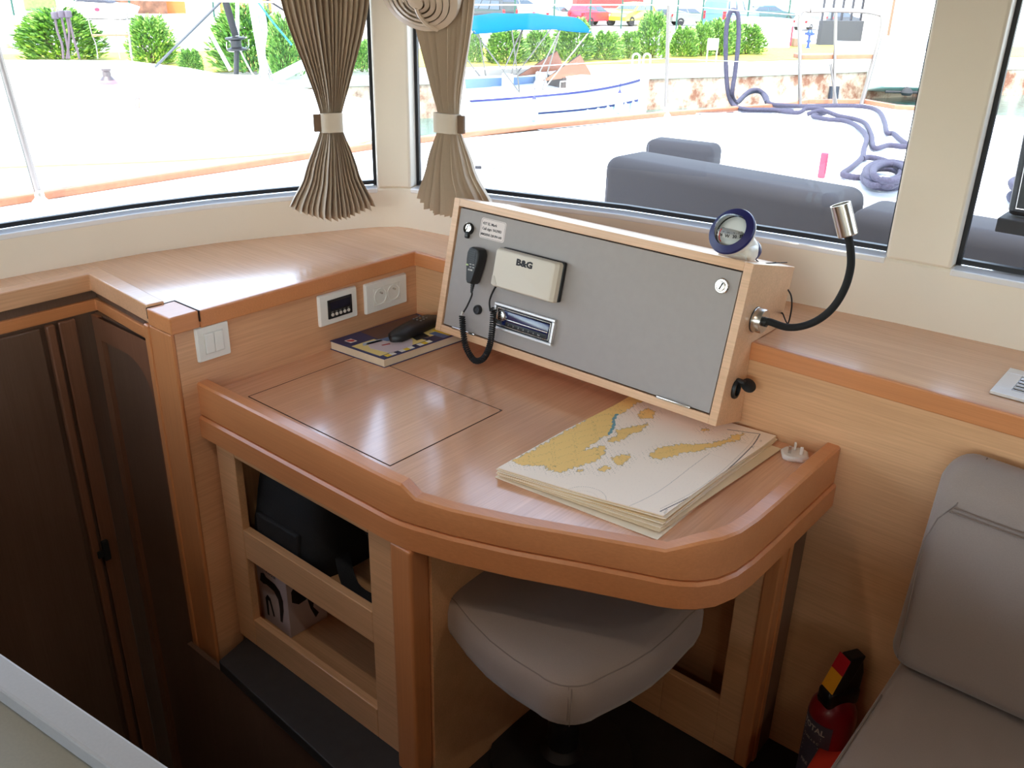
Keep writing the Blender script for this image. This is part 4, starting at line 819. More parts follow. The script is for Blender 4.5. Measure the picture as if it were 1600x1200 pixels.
m.loft([[HM @ Vector(p) for p in ((x_ - 0.018 - z_ * 0.06, -w_, z_), (x_ + 0.012 + 0 * z_, -w_, z_), (x_ + 0.012, w_, z_), (x_ - 0.018 - z_ * 0.06, w_, z_))] for x_, z_, w_ in ((0.026, 0.02, 0.017), (0.014, 0.06, 0.017), (-0.004, 0.10, 0.016), (-0.016, 0.128, 0.014))]); m.build('handle', BLK, ex, smooth=True, angle=30, bevel=0.003)
YL = mat('signal_yellow', (250, 176, 40), 0.5); R2 = mat('signal_red', (196, 24, 40), 0.5)
def hq(t_): return (Vector((0.0402, 0, 0.018)).lerp(Vector((-0.0025, 0, 0.130)), t_))
for nm_, mt_, t0, t1_ in (('yellow_band', YL, 0.28, 0.66), ('red_band', R2, 0.66, 0.97)):
    a, b = hq(t0), hq(t1_); m = MB(); m.add([HM @ Vector(p) for p in ((a.x, -0.0165, a.z), (a.x, 0.0165, a.z), (b.x, 0.0160, b.z), (b.x, -0.0160, b.z), (a.x + 0.0018, -0.0165, a.z + .001), (a.x + 0.0018, 0.0165, a.z + .001), (b.x + 0.0018, 0.0160, b.z + .001), (b.x + 0.0018, -0.0160, b.z + .001))], [(0, 1, 2, 3), (4, 5, 6, 7), (0, 1, 5, 4), (2, 3, 7, 6), (1, 2, 6, 5), (3, 0, 4, 7)]); tg = m.build(nm_, mt_, ex); tg['label'] = nm_.replace('_', ' ') + ' on the handle'
oc = onz(1300, 1175, 0.155)
t = thing('storage_case', (oc.x, oc.y, 0.0), 'plain orange red case standing in front of the fire extinguisher', 'case')
OR = mat('orange_red', (206, 44, 24), 0.5)
m = MB(); pl = [onz(1258, 1203, 0.155), onz(1287, 1156, 0.155), onz(1334, 1170, 0.155), onz(1312, 1215, 0.155)]; m.prism([(p.x, p.y) for p in pl], 0.0, 0.155); m.build('case_body', OR, t, bevel=0.004)
m = MB(); c_ = onz(1296, 1192, 0.155); m.tube([(c_.x + 0.02, c_.y + 0.01, 0.155), (c_.x + 0.02, c_.y + 0.008, 0.168), (c_.x + 0.03, c_.y - 0.02, 0.168), (c_.x + 0.03, c_.y - 0.022, 0.155)], 0.003, 8); m.build('case_handle', WHT2, t, smooth=True)
# ================================================================ GALLEY WORKTOP bottom left
gw = thing('galley_worktop', (-0.9, -0.2, 0.86), 'pale grey galley worktop corner with raised rim at the bottom left', 'worktop')
GRY = mat('grey_worktop', (142, 138, 138), 0.5, noise=0.03, nscale=300); GR2 = mat('taupe_worktop', (124, 118, 104), 0.6, noise=0.04, nscale=300)
ga, gb = Vector((-1.35, 0.182)), Vector((0.55, 0.434)); gd = (gb - ga).normalized(); gn = Vector((gd.y, -gd.x))  # run lengthened out of view to keep light off the lower cabin
def gp(a, o_): p = a + gn * o_; return (p.x, p.y)
m = MB(); m.prism([gp(ga, 0), gp(gb, 0), gp(gb, 0.031), gp(ga, 0.031)], 0.86, 0.920); m.build('rim', GRY, gw, bevel=0.003)
m = MB(); m.prism([gp(ga, 0.031), gp(gb, 0.031), gp(gb, 0.6), gp(ga, 0.6)], 0.86, 0.900); m.build('top', GR2, gw)
cb = thing('galley_cabinet', (-0.8, -0.1, 0.0), 'unseen cabinet under the grey galley worktop, lengthened to block light', 'cabinet'); m = MB(); m.prism([gp(ga, 0.02), gp(gb, 0.02), gp(gb, 0.6), gp(ga, 0.6)], 0.0, 0.86); m.build('body', WZ, cb)
# ================================================================ CURTAINS
def curtain(A, B, z_pts, lab, seed, tabside, fold=1.0):
    """z_pts: list of (z, left_u, right_u) along the wall line A->B"""
    A, B = Vector(A), Vector(B); d = (B - A).normalized(); nn = Vector((d.y, -d.x)); nn = nn if nn.dot(-A) > 0 else -nn     # toward the room
    r = random.Random(seed); NP = 16; NS = NP * 6
    ph = [r.uniform(0.6, 1.3) for _ in range(NP + 1)]
    zt = [z for z, _, _ in z_pts]
    def edge(z):
        for (z0, l0, r0), (z1, l1, r1) in zip(z_pts, z_pts[1:]):
            if z1 <= z <= z0: t_ = (z0 - z) / (z0 - z1); t_ = t_ * t_ * (3 - 2 * t_) * 0.45 + t_ * 0.55; return l0 + (l1 - l0) * t_, r0 + (r1 - r0) * t_
        return z_pts[-1][1:]
    ztie = z_pts[2][0]; zb = z_pts[-1][0]; rings = []; NR = 40
    for k in range(NR + 1):
        row = []
        for i in range(NS + 1):
            s_ = i / NS; dip = math.sin(math.pi * min(1, max(0, s_))) ** 0.7
            zz_b = zb - 0.030 * dip + 0.012 * (1 - s_ if not tabside else s_) ; f = k / NR
            z = zt[0] + (zz_b - zt[0]) * f; l_, r_ = edge(max(z, zb))
            tie = math.exp(-((z - ztie) / 0.05) ** 2); low = max(0, (ztie - z) / (ztie - zb))
            ph_ = s_ * NP; c_ = int(ph_); tri = abs((ph_ % 1) - 0.5) * 2; amp = fold * (0.034 - 0.020 * tie) * ph[min(c_, NP)] * (0.8 + 0.5 * low)
            u = l_ + (r_ - l_) * (s_ + 0.012 * math.sin(3 * s_ * 6.28 + seed) * math.sin(math.pi * s_))
            dep = amp * tri + 0.034 * math.sin(math.pi * s_) * (0.35 + 0.65 * low) * (1 - 0.25 * tie) + 0.012
            p = A + d * u + nn * dep; row.append((p.x, p.y, z))
        rings.append(row)
    fr = [rings[k] for k in range(NR + 1)]
    m = MB(); n0 = NS + 1; vs = [p for rr_ in fr for p in rr_] + [(p[0] - nn.x * 0.0015, p[1] - nn.y * 0.0015, p[2]) for rr_ in fr for p in rr_]; T0 = (NR + 1) * n0; fs = []
    for k in range(NR):
        for i in range(NS): a = k * n0 + i; fs.append((a, a + 1, a + n0 + 1, a + n0)); fs.append((T0 + a + n0, T0 + a + n0 + 1, T0 + a + 1, T0 + a))
        for i in (0, NS): a = k * n0 + i; fs.append((a, a + n0, T0 + a + n0, T0 + a))
    for i in range(NS):
        for k in (0, NR): a = k * n0 + i; fs.append((a, a + 1, T0 + a + 1, T0 + a))
    m.add(vs, fs); l_, r_ = edge(ztie); cxy = A + d * (l_ + r_) / 2
    t = thing('curtain', (cxy.x, cxy.y, zb), lab, 'curtain', 'tied pleated curtains at the cabin corner')
    m.build('cloth', CURT, t, smooth=True, angle=22)
    # tieback: a band round the gathered cloth
    m = MB(); c0 = A + d * (l_ + r_) / 2 + nn * 0.024; hw = (r_ - l_) / 2 + 0.005; rg = []
    for z in (ztie - 0.024, ztie + 0.024):
        rg.append([(c0.x + d.x * hw * cc_ + nn.x * 0.026 * ss_, c0.y + d.y * hw * cc_ + nn.y * 0.026 * ss_, z + 0.002 * ss_) for cc_, ss_ in [(math.copysign(abs(math.cos(a)) ** 0.6, math.cos(a)), math.copysign(abs(math.sin(a)) ** 0.6, math.sin(a))) for a in [2 * math.pi * q / 28 for q in range(28)]]])
    m.loft(rg); m.build('tieback', TIE, t, smooth=True, angle=50)
    e_ = (c0 + d * (hw + 0.006) * (1 if tabside else -1)) ; M_ = Matrix(((d.x, nn.x, 0, e_.x), (d.y, nn.y, 0, e_.y), (0, 0, 1, ztie), (0, 0, 0, 1)))
    m = MB(); m.rbox((-0.012, -0.006, -0.022), (0.012, 0.004, 0.022), 0.002, M=M_); m.build('fastener_tab', mat('tab_brown', (120, 98, 80), 0.8), t)
    # track above
    m = MB(); p, q = A + d * (z_pts[0][1] - 0.02), A + d * (z_pts[0][2] + 0.05); 
    m.prism([(p.x, p.y), (q.x, q.y), (q.x + nn.x * 0.03, q.y + nn.y * 0.03), (p.x + nn.x * 0.03, p.y + nn.y * 0.03)], 1.905, 1.93); m.build('track', WHT, t)
    return t
def upos(A, B, px, py, o_=0.02):
    A, B = Vector(A), Vector(B); d = (B - A).normalized(); n3 = Vector((d.y, -d.x, 0)); n3 = n3 if Vector((n3.x, n3.y)).dot(-A) > 0 else -n3
    p = onpl(px, py, Vector((A.x, A.y, 1)) + n3 * o_, n3); return (Vector((p.x, p.y)) - A).dot(d), p.z
A1, B1 = (-2.045, 1.31), (-1.875, 1.655)
def cpts(A, B, rows):
    out = []
    for (xl, xr, y) in rows: ul, z0 = upos(A, B, xl, y); ur, z1 = upos(A, B, xr, y); out.append(((z0 + z1) / 2, ul, ur))
    return out
r1 = cpts(A1, B1, [(437, 573, 0), (503, 531, 186), (503, 531, 196), (474, 556, 270), (448, 580, 322)])
r1 = [(1.905, r1[0][1] - 0.12, r1[0][2] + 0.02), r1[0]] + r1[1:]
r1[2] = ((r1[2][0] + r1[3][0]) / 2 + 0, r1[2][1], r1[2][2]); del r1[3]
curtain(A1, B1, r1, 'taupe pleated curtain tied back left of the white corner post', 4, False)
A2, B2 = (-1.84, 1.690), (-1.30, 1.765)
r2 = cpts(A2, B2, [(644, 742, 0), (686, 715, 186), (686, 715, 198), (672, 742, 260), (658, 776, 318)])
r2 = [(1.905, r2[0][1] - 0.03, r2[0][2] + 0.08), r2[0]] + r2[1:]; r2[2] = ((r2[2][0] + r2[3][0]) / 2, r2[2][1], r2[2][2]); del r2[3]
curtain(A2, B2, r2, 'taupe pleated curtain tied back right of the white corner post', 9, True, 0.65)
# ================================================================ FAN
fc = onpl(658, -14, (-1.70, 1.60, 1.6), Vector((0.62, -0.70, 0.2))); fdir = Vector((0.30, -0.72, -0.52)).normalized()
fn = thing('cabin_fan', (-1.86, 1.735, 1.62), 'cream round cabin fan with slotted grille above the white corner post', 'fan')
FC = mat('fan_cream', (226, 210, 190), 0.35); FMt = frame(fc, fdir); RF = 0.098
m = MB(); m.lathe([(RF * 0.93, -0.030), (RF, -0.024), (RF, 0.010), (RF * 0.97, 0.018), (RF * 0.93, 0.018), (RF * 0.95, 0.008), (RF * 0.95, -0.022)], 56, FMt, cap=False); m.build('guard_ring', FC, fn, smooth=True)
m = MB()
for rr_, hw_ in ((0.28, 0.05), (0.42, 0.055), (0.57, 0.06), (0.72, 0.06), (0.89, 0.085)): 
    z_ = 0.040 * math.sqrt(max(0, 1 - (rr_ * 0.95) ** 2)) + 0.004
    m.lathe([(RF * (rr_ - hw_), z_), (RF * (rr_ + hw_), z_ - 0.006), (RF * (rr_ + hw_), z_ - 0.009), (RF * (rr_ - hw_), z_ - 0.003)], 48, FMt, cap=False)
for k in range(3):
    a = 2 * math.pi * k / 3 + 0.4; m.tube([FMt @ Vector((RF * q * math.cos(a + 0.5 * q), RF * q * math.sin(a + 0.5 * q), 0.040 * math.sqrt(max(0, 1 - (q * 0.95) ** 2)) + 0.002)) for q in [0.15 + 0.08 * j for j in range(11)]], 0.0055, 6)
m.lathe([(RF * 0.20, 0.034), (RF * 0.19, 0.044), (0.0005, 0.048)], 30, FMt); m.build('front_grille', FC, fn, smooth=True, angle=40)
m = MB(); m.lathe([(RF * 0.24, -0.034), (RF * 0.24, 0.02), (0.0005, 0.022)], 28, FMt)
for k in range(8): a = 2 * math.pi * k / 8; m.tube([FMt @ Vector((RF * q * math.cos(a), RF * q * math.sin(a), -0.028)) for q in (0.22, 0.95)], 0.002, 5)
m.build('motor', FC, fn, smooth=True)
for k in range(4):
    a = 2 * math.pi * k / 4; m = MB(); rg = []
    for q in (0.25, 0.45, 0.65, 0.82):
        w0 = 0.30 + 0.15 * q; rg.append([FMt @ Vector((RF * q * math.cos(a + w0 * s_), RF * q * math.sin(a + w0 * s_), 0.009 * s_ + dz)) for s_, dz in ((-1, 0), (1, 0), (1, 0.0015), (-1, 0.0015))])
    m.loft(rg); m.build('blade', WHT2, fn, smooth=True)
m = MB(); m.tube(spline([fc - fdir * 0.03, fc - fdir * 0.06 + Vector((0, 0, 0.02)), Vector((-1.86, 1.735, 1.63))], 6), 0.010, 10); m.build('arm', FC, fn, smooth=True)
m = MB(); m.lathe([(0.035, 0), (0.035, 0.008), (0.02, 0.016), (0.0005, 0.017)], 24, frame((-1.873, 1.752, 1.63), (0.62, -0.78, 0))); m.build('wall_bracket', FC, fn, smooth=True)
# unseen lamps added in the ceiling to fill the saloon with light
for k, (x, y) in enumerate(((-0.9, 0.3), (0.9, 0.9), (0.9, -0.8), (-0.7, -1.4))):
    t = thing('fill_lamp', (x, y, 1.985), 'unseen round fill lamp added in the saloon ceiling', 'lamp', 'added ceiling fill lamps')
    m = MB(); m.lathe([(0.045, 0.016), (0.05, 0.0), (0.038, -0.002), (0.036, 0.010)], 28, Matrix.Translation((x, y, 1.985)), cap=False); m.build('trim_ring', CHR, t, smooth=True)
    fill_lamp_light(t, 1.2, 0.07)
# ================================================================ OUTSIDE: own deck
DZ = 0.78
DECK = mat('white_deck_gelcoat', (228, 229, 230), 0.5, noise=0.01, nscale=4)
TEAK = mat('teak_strip', (140, 88, 60), 0.6, noise=0.12, nscale=30)
DST = mat('dull_steel', (128, 122, 118), 0.35, 0.9)
GREYC = mat('charcoal_cushion', (29, 29, 34), 0.9, noise=0.05, nscale=300)
ROPE = mat('dark_grey_rope', (52, 50, 66), 0.9, noise=0.25, nscale=120, bump=0.8, bscale=260)
port = [(-3.64, -3.2), (-3.62, 2.0), (-3.58, 3.3), (-3.42, 4.3), (-3.20, 5.3), (-2.86, 6.4), *[tuple(onz(x_, y_, 0.78))[:2] for x_, y_ in ((1255, 161), (1352, 161), (1402, 170), (1540, 178))]]
dk = thing('deck_platform', (-0.3, 2.5, -0.4), 'white sunlit foredeck and side deck outside the cabin windows', 'deck')
m = MB(); m.prism([(-2.36, -3.2)] + port[:3] + [(-3.58, 3.4), (-2.4, 3.4), (-2.4, 2.2), (-2.05, 1.95), (-2.30, 1.2), (-2.34, 0.0)], 0.4, DZ)
m.prism(port[2:] + [(3.6, port[-1][1]), (3.6, 3.4), (-3.58, 3.4)], 0.4, DZ)
m.box((-2.4, 1.95, 0.35), (3.6, 3.4, 0.42)); m.box((-2.4, 3.18, 0.42), (3.6, 3.4, DZ)); m.build('deck', DECK, dk, bevel=0.01)
m = MB(); strip(m, [p for p in port], -0.05, DZ, DZ + 0.03, 0.0); m.build('toe_rail', TEAK, dk, bevel=0.006)
m = MB(); m.prism([(-3.60, -3.2)] + port[1:6] + [(-1.3, 6.4), (-1.3, 4.0), (-2.45, 3.4), (-2.45, -3.2)], -2.7, 0.4); m.build('port_hull', DECK, dk)
m = MB(); A, B = onz(916, 219, DZ), onz(792, 251, DZ); m.box((-0.6, -0.003, 0), (0.6, 0.003, 0.002), Matrix.Translation((-2.9, 4.3, DZ)) @ Matrix.Rotation(0.1, 4, 'Z')); m.build('deck_seam', mat('seam_grey', (150, 160, 170), 0.7), dk)
def hatch(pts, lab, name='deck_hatch'):
    c = sum(pts, Vector()) / len(pts); t = thing(name, (c.x, c.y, DZ), lab, 'hatch')
    m = MB(); m.prism([(p.x, p.y) for p in pts], DZ, DZ + 0.012); m.build('hatch_frame', STEEL, t, bevel=0.004)
    m = MB(); m.prism([(c.x + (p.x - c.x) * .92, c.y + (p.y - c.y) * .92) for p in pts], DZ + 0.010, DZ + 0.014); m.build('hatch_glass', mat('smoked_acrylic', (40, 44, 50), 0.08, coat=1.0), t); return t
hatch([onz(1078, 179, DZ), onz(1205, 180, DZ), onz(1250, 171, DZ), onz(1135, 170, DZ)], 'smoked deck hatch on the foredeck below the standing rope loop')
hatch([onz(762, 242, DZ), onz(850, 255, DZ), onz(800, 263, DZ), onz(752, 272, DZ)], 'dark glass deck hatch just right of the right curtain')
t = thing('deck_vent', onz(750, 262, DZ), 'white rounded deck vent beside the hatch near the right curtain', 'vent')
p = onz(748, 266, DZ); m = MB(); m.lathe([(0.07, 0), (0.07, 0.03), (0.055, 0.055), (0.03, 0.062), (0.0005, 0.063)], 28, Matrix.Translation(p)); m.build('cowl', DECK, t, smooth=True)
m = MB(); m.rbox((-0.015, -0.075, 0.02), (0.015, -0.05, 0.034), 0.003, M=Matrix.Translation(p) @ Matrix.Rotation(0.7, 4, 'Z')); m.build('vent_slot', RUB, t)
# foredeck lounge cushions
def lounge(name, a, b, rot, c, r, lab):
    t = thing(name, (c[0], c[1], a[2]), lab, 'cushion'); M_ = Matrix.Translation((c[0], c[1], 0)) @ Matrix.Rotation(rot, 4, 'Z')
    m = MB(); m.rbox(a, b, r, 6, M_); m.build('cover', GREYC, t, smooth=True, angle=80)
    m = MB(); m.tube([M_ @ Vector((a[0] + r * .6, (a[1] + b[1]) / 2 - (b[1] - a[1]) * .5 + 0.001 * k, a[2] + (b[2] - a[2]) * k / 6)) for k in range(0, 6)], 0.002, 5); m.build('seam', mat('cushion_seam', (70, 70, 78), 0.9), t)
    return t
t = thing('lounge_bench', (-0.5, 3.0, 0.42), 'white bench base under the grey foredeck cushions', 'bench'); m = MB(); m.box((-2.15, 2.55, 0.42), (1.6, 3.17, 0.52)); m.build('bench_base', DECK, t, bevel=0.01)
lounge('lounge_cushion', (-0.465, -0.13, 0.52), (0.465, 0.12, 0.995), -0.06, (-1.475, 2.94), 0.05, 'long charcoal outdoor backrest cushion seen through the window left of the compass')
lounge('lounge_cushion', (-0.50, -0.13, 0.52), (0.50, 0.12, 0.965), 0.0, (-0.49, 2.93), 0.05, 'charcoal outdoor cushion behind the reading lamp head')
lounge('lounge_cushion', (-0.40, -0.13, 0.52), (0.60, 0.12, 0.965), 0.0, (0.45, 2.93), 0.05, 'charcoal outdoor cushion seen through the rightmost window')
lounge('lounge_cushion', (-0.20, -0.08, DZ), (0.14, 0.08, DZ + 0.13), 0.15, tuple(onz(1075, 258, 0.80))[:2], 0.04, 'small blue-grey armrest cushion standing behind the long charcoal cushion')
fb_ = onz(1283, 278, DZ); t = thing('red_marker', (fb_.x, fb_.y, DZ), 'small pinkish red upright marker on the white deck above the cushions', 'marker')
m = MB(); m.rbox((-0.016, -0.012, 0), (0.016, 0.012, 0.115), 0.006, M=Matrix.Translation(fb_)); m.build('marker_body', mat('pink_red', (214, 44, 66), 0.5), t, smooth=True)
def vert(base, px, py):
    n = Vector((C_F.x, C_F.y, 0)).normalized(); n = Vector((base.x, base.y, 0)).normalized(); return onpl(px, py, base, n)
# stanchions, lifelines, bow seat
def stanchion(bp_, top, lab, r=0.0125):
    t = thing('stanchion', bp_, lab, 'stanchion', 'stanchions along the deck edge'); m = MB(); m.tube([bp_, top], r, 12); m.build('post', DST, t, smooth=True)
    m = MB(); m.lathe([(0.035, 0), (0.035, 0.012), (0.018, 0.03), (0.016, 0.06)], 16, Matrix.Translation(bp_)); m.build('base_socket', STEEL, t, smooth=True); return top
b1 = onz(1040, 182, DZ); s1 = stanchion(b1, vert(b1, 1045, 8), 'thin steel stanchion at the deck edge left of the standing rope loop')
b0 = Vector((-3.5, 1.43, DZ)); s0 = stanchion(b0, Vector((-3.5, 1.37, 1.52)), 'leaning steel stanchion at the left edge of the left window')
s00 = stanchion(Vector((-3.5, -0.7, DZ)), Vector((-3.5, -0.7, 1.46)), 'steel stanchion on the side deck out of the picture')
sm = stanchion(Vector((-3.48, 3.3, DZ)), Vector((-3.48, 3.3, 1.46)), 'steel stanchion hidden behind the curtains')
seat_b = [onz(1250, 165, DZ), onz(1303, 166, DZ), onz(1345, 165, DZ)]
ps = thing('bow_seat', seat_b[1], 'steel pulpit rail with teak plank seat at the bow', 'pulpit seat')
m = MB(); tp = [vert(seat_b[0], 1250, 24), vert(seat_b[0], 1266, 17), vert(seat_b[1], 1310, 16), vert(seat_b[2], 1366, 20), vert(seat_b[2], 1379, 34)]
m.tube(spline([seat_b[0], vert(seat_b[0], 1250, 90), tp[0], tp[1]], 6), 0.014, 10); m.tube(spline([tp[1], tp[2], tp[3], tp[4], vert(seat_b[2], 1366, 90), seat_b[2]], 6), 0.016, 10)
m.build('rail', DST, ps, smooth=True)
m = MB(); m.tube([seat_b[1], vert(seat_b[1], 1306, 18)], 0.012, 10); m.tube([seat_b[1] + Vector((0.02, 0, 0)), vert(seat_b[1], 1298, 100)], 0.010, 8); m.build('support', DST, ps, smooth=True)
m = MB(); a, b = vert(seat_b[0], 1252, 93), vert(seat_b[2], 1364, 92); d = (b - a).normalized(); s_ = Vector((-d.y, d.x, 0)) * 0.16; m.loft([[a, a + s_, a + s_ + Vector((0, 0, 0.03)), a + Vector((0, 0, 0.03))], [b, b + s_, b + s_ + Vector((0, 0, 0.03)), b + Vector((0, 0, 0.03))]]); m.build('seat_plank', TEAK, ps, bevel=0.005)
ll = thing('lifeline', s0, 'thin steel lifeline wires running along the deck edge', 'lifeline')
m = MB(); m.tube([s00, s0 + Vector((0, 0, -0.02)), sm, s1, tp[0]], 0.004, 6); m.build('upper_wire', STEEL, ll, smooth=True)
m = MB(); m.tube([Vector((p.x, p.y, (p.z + DZ) / 2 + 0.02)) for p in (s00, s0, sm, s1)] + [vert(seat_b[0], 1250, 100)], 0.003, 6); m.build('lower_wire', STEEL, ll, smooth=True)
# ropes
def D(px, py, h=0.02): return onz(px, py, DZ + h)
rb = onz(1148, 166, DZ + 0.02)
def V(px, py): return vert(rb, px, py)
def rope(name, pts, r, lab, n=8):
    t_ = spline(pts, n); m = MB(); m.tube(t_, r, 10); o = m.build(name, ROPE, smooth=True, angle=80); return tag(o, lab, 'rope', 'dark grey mooring ropes')
rope('mooring_rope', [D(1240, 174), D(1200, 172), D(1165, 171), V(1146, 164), V(1137, 140), V(1134, 90), V(1135, 45), V(1140, 22), V(1146, 16), V(1153, 24), V(1154, 60), V(1149, 110), V(1144, 148), D(1152, 160), D(1163, 150, .05), D(1176, 143, .06), D(1190, 145, .06), D(1198, 160, .03)], 0.0155, 'dark mooring rope standing in a tall narrow loop at the bow')
rope('mooring_rope', [D(1150, 162, .03), D(1160, 152, .05), D(1172, 142, .08), D(1185, 141, .08), D(1197, 150, .05), D(1203, 162, .03), D(1230, 165), D(1262, 166), D(1310, 165), D(1352, 167), D(1373, 174), D(1382, 190), D(1386, 207), D(1396, 209), D(1412, 222), D(1436, 234)], 0.015, 'dark mooring rope running along the far deck edge to the right')
rope('mooring_rope', [D(1205, 171), D(1245, 176), D(1260, 170, .04), D(1280, 170, .05), D(1290, 176, .03), D(1270, 181), D(1290, 186), D(1320, 189), D(1340, 198), D(1354, 214), D(1350, 232), D(1347, 246), D(1330, 262), D(1317, 272), D(1335, 277), D(1352, 277)], 0.0145, 'dark rope snaking down the white deck to the coil')
rope('mooring_rope', [D(1262, 178), D(1285, 173, .05), D(1310, 181, .03), D(1335, 186), D(1352, 193), D(1361, 210), D(1366, 231), D(1388, 227), D(1410, 229), D(1436, 229)], 0.0145, 'dark rope bending right halfway down the white deck')
cl = [];
for k in range(9):
    a0 = k * 0.35
    for q in range(9):
        a = 2 * math.pi * q / 9 + a0; cx_, cy_ = 1385 + 6 * math.sin(k * 1.7), 272 + 5 * math.cos(k * 2.1); cl.append(D(cx_ + (34 - k) * math.cos(a), cy_ + (17 - k * 0.5) * math.sin(a), 0.02 + 0.012 * (k % 3) + 0.006 * k))
rope('rope_coil', [D(1348, 248), D(1360, 246), D(1385, 252), D(1398, 262)] + cl, 0.0145, 'untidy coil of dark grey braided rope on the deck behind the lamp', 4)
cl = []
for k in range(8):
    for q in range(8):
        a = 2 * math.pi * q / 8 + k * 0.5; c = Vector((-0.62, 4.25, DZ)); cl.append(c + Vector(((0.22 - 0.008 * k) * math.cos(a) + 0.03 * math.sin(k), (0.24 - 0.01 * k) * math.sin(a) + 0.05 * math.cos(k * 2), 0.02 + 0.014 * k)))
rope('rope_coil', cl, 0.0145, 'coil of dark grey rope seen through the rightmost window', 4)
# black framed panel outside the rightmost window
fpn = thing('deck_display', (-0.22, 2.35, 0.9), 'black framed display panel on a black bracket outside the rightmost window', 'display')
a, b, c_ = ony(1572, 336, 2.3), ony(1601, 190, 2.3), ony(1640, 345, 2.3); wv = Vector((0.34, 0, 0)); up = (b - a) * 1.25
m = MB(); m.loft([[a + Vector((0, dy, 0)), a + wv + Vector((0, dy, 0)), a + wv + up + Vector((0, dy, 0)), a + up + Vector((0, dy, 0))] for dy in (0, 0.035)]); m.build('housing', BLK, fpn, bevel=0.012)
m = MB(); i_ = 0.018; u_ = up.normalized(); m.tube([a + Vector((i_, -0.002, 0)) + u_ * i_, a + Vector((i_, -0.002, 0)) + up - u_ * i_, a + wv + Vector((-i_, -0.002, 0)) + up - u_ * i_, a + wv + Vector((-i_, -0.002, 0)) + u_ * i_], 0.002, 6, close=True); m.build('chrome_line', CHR, fpn)
m = MB(); z0 = a.z; m.box((a.x - 0.01, 2.27, z0 - 0.035), (a.x + 0.33, 2.37, z0 - 0.002)); m.box((a.x + 0.1, 2.29, 0.42), (a.x + 0.24, 2.35, z0 - 0.05)); m.build('bracket', BLKM, fpn, bevel=0.003)
# ================================================================ HARBOUR: water, quay, lawn, parking ground
WZ_ = -2.6; QZ = -1.16; GZ = -1.45
def water_mat():
    m = bpy.data.materials.new('harbour_water'); m.use_nodes = True; n = m.node_tree; b = n.nodes['Principled BSDF']; b.inputs['Base Color'].default_value = lin((62, 104, 98)); b.inputs['Roughness'].default_value = 0.08
    t = n.nodes.new('ShaderNodeTexNoise'); t.inputs['Scale'].default_value = 2.2; t.inputs['Detail'].default_value = 5; tc = n.nodes.new('ShaderNodeTexCoord'); bn = n.nodes.new('ShaderNodeBump'); bn.inputs['Strength'].default_value = 0.35; bn.inputs['Distance'].default_value = 0.05
    n.links.new(tc.outputs['Object'], t.inputs['Vector']); n.links.new(t.outputs[0], bn.inputs['Height']); n.links.new(bn.outputs[0], b.inputs['Normal']); return m
m = MB(); m.box((-60, -60, WZ_ - 0.3), (60, 100, WZ_)); o = m.build('water', water_mat()); struct(o)
CONC = bpy.data.materials.new('stained_concrete'); CONC.use_nodes = True; n = CONC.node_tree; b = n.nodes['Principled BSDF']; b.inputs['Roughness'].default_value = 0.9
tc = n.nodes.new('ShaderNodeTexCoord'); t_ = n.nodes.new('ShaderNodeTexNoise'); t_.inputs['Scale'].default_value = 1.3; t_.inputs['Detail'].default_value = 8; t_.inputs['Roughness'].default_value = 0.7
r_ = n.nodes.new('ShaderNodeValToRGB'); r_.color_ramp.elements[0].position = 0.40; r_.color_ramp.elements[0].color = lin((116, 74, 54)); r_.color_ramp.elements[1].position = 0.56; r_.color_ramp.elements[1].color = lin((176, 158, 138))
n.links.new(tc.outputs['Object'], t_.inputs['Vector']); n.links.new(t_.outputs[0], r_.inputs[0]); n.links.new(r_.outputs[0], b.inputs['Base Color'])
edge = [Vector((-60, -60, 0)), Vector((-31, -4, 0)), onz(560, 112, QZ), onz(880, 106, QZ), onz(1000, 104, QZ), onz(1180, 100, QZ), onz(1420, 93, QZ), Vector((10, 75, 0)), Vector((60, 120, 0))]
edge = [Vector((p.x, p.y)) for p in edge]
def offs(pts, d):
    out = []
    for i, p in enumerate(pts):
        a = pts[max(0, i - 1)]; b = pts[min(len(pts) - 1, i + 1)]; t_ = (b - a).normalized(); out.append(p + Vector((-t_.y, t_.x)) * d)
    return out
e1 = offs(edge, 0.9)
CONC2 = mat('pale_concrete', (186, 178, 166), 0.9, noise=0.06, nscale=1.5); GRASS = mat('dry_yellow_lawn', (164, 158, 58), 0.95, noise=0.18, nscale=3); ASPH = mat('pale_asphalt', (176, 172, 166), 0.95, noise=0.05, nscale=2)
m = MB(); m.prism([tuple(p) for p in edge] + [tuple(p) for p in e1[::-1]], WZ_ - 0.2, QZ - 0.42); struct(m.build('quay_wall', CONC))
m = MB(); e05 = offs(edge, -0.05); m.prism([tuple(p) for p in e05] + [tuple(p) for p in e1[::-1]], QZ - 0.42, QZ); struct(m.build('quay_coping', CONC2, bevel=0.02))
e2 = offs(edge, 8.5); e3 = offs(edge, 140)
m = MB(); m.prism([tuple(p) for p in e1] + [tuple(p) for p in e2[::-1]], QZ - 0.1, QZ + 0.02); tag(m.build('lawn', GRASS), kind='structure')
m = MB(); m.prism([tuple(p) for p in e2] + [(-190, 60), (-190, -60)] if False else [tuple(p) for p in e2] + [tuple(p) for p in e3[::-1]], QZ - 0.3, QZ - 0.05); struct(m.build('parking_ground', ASPH))
GZ = QZ - 0.05
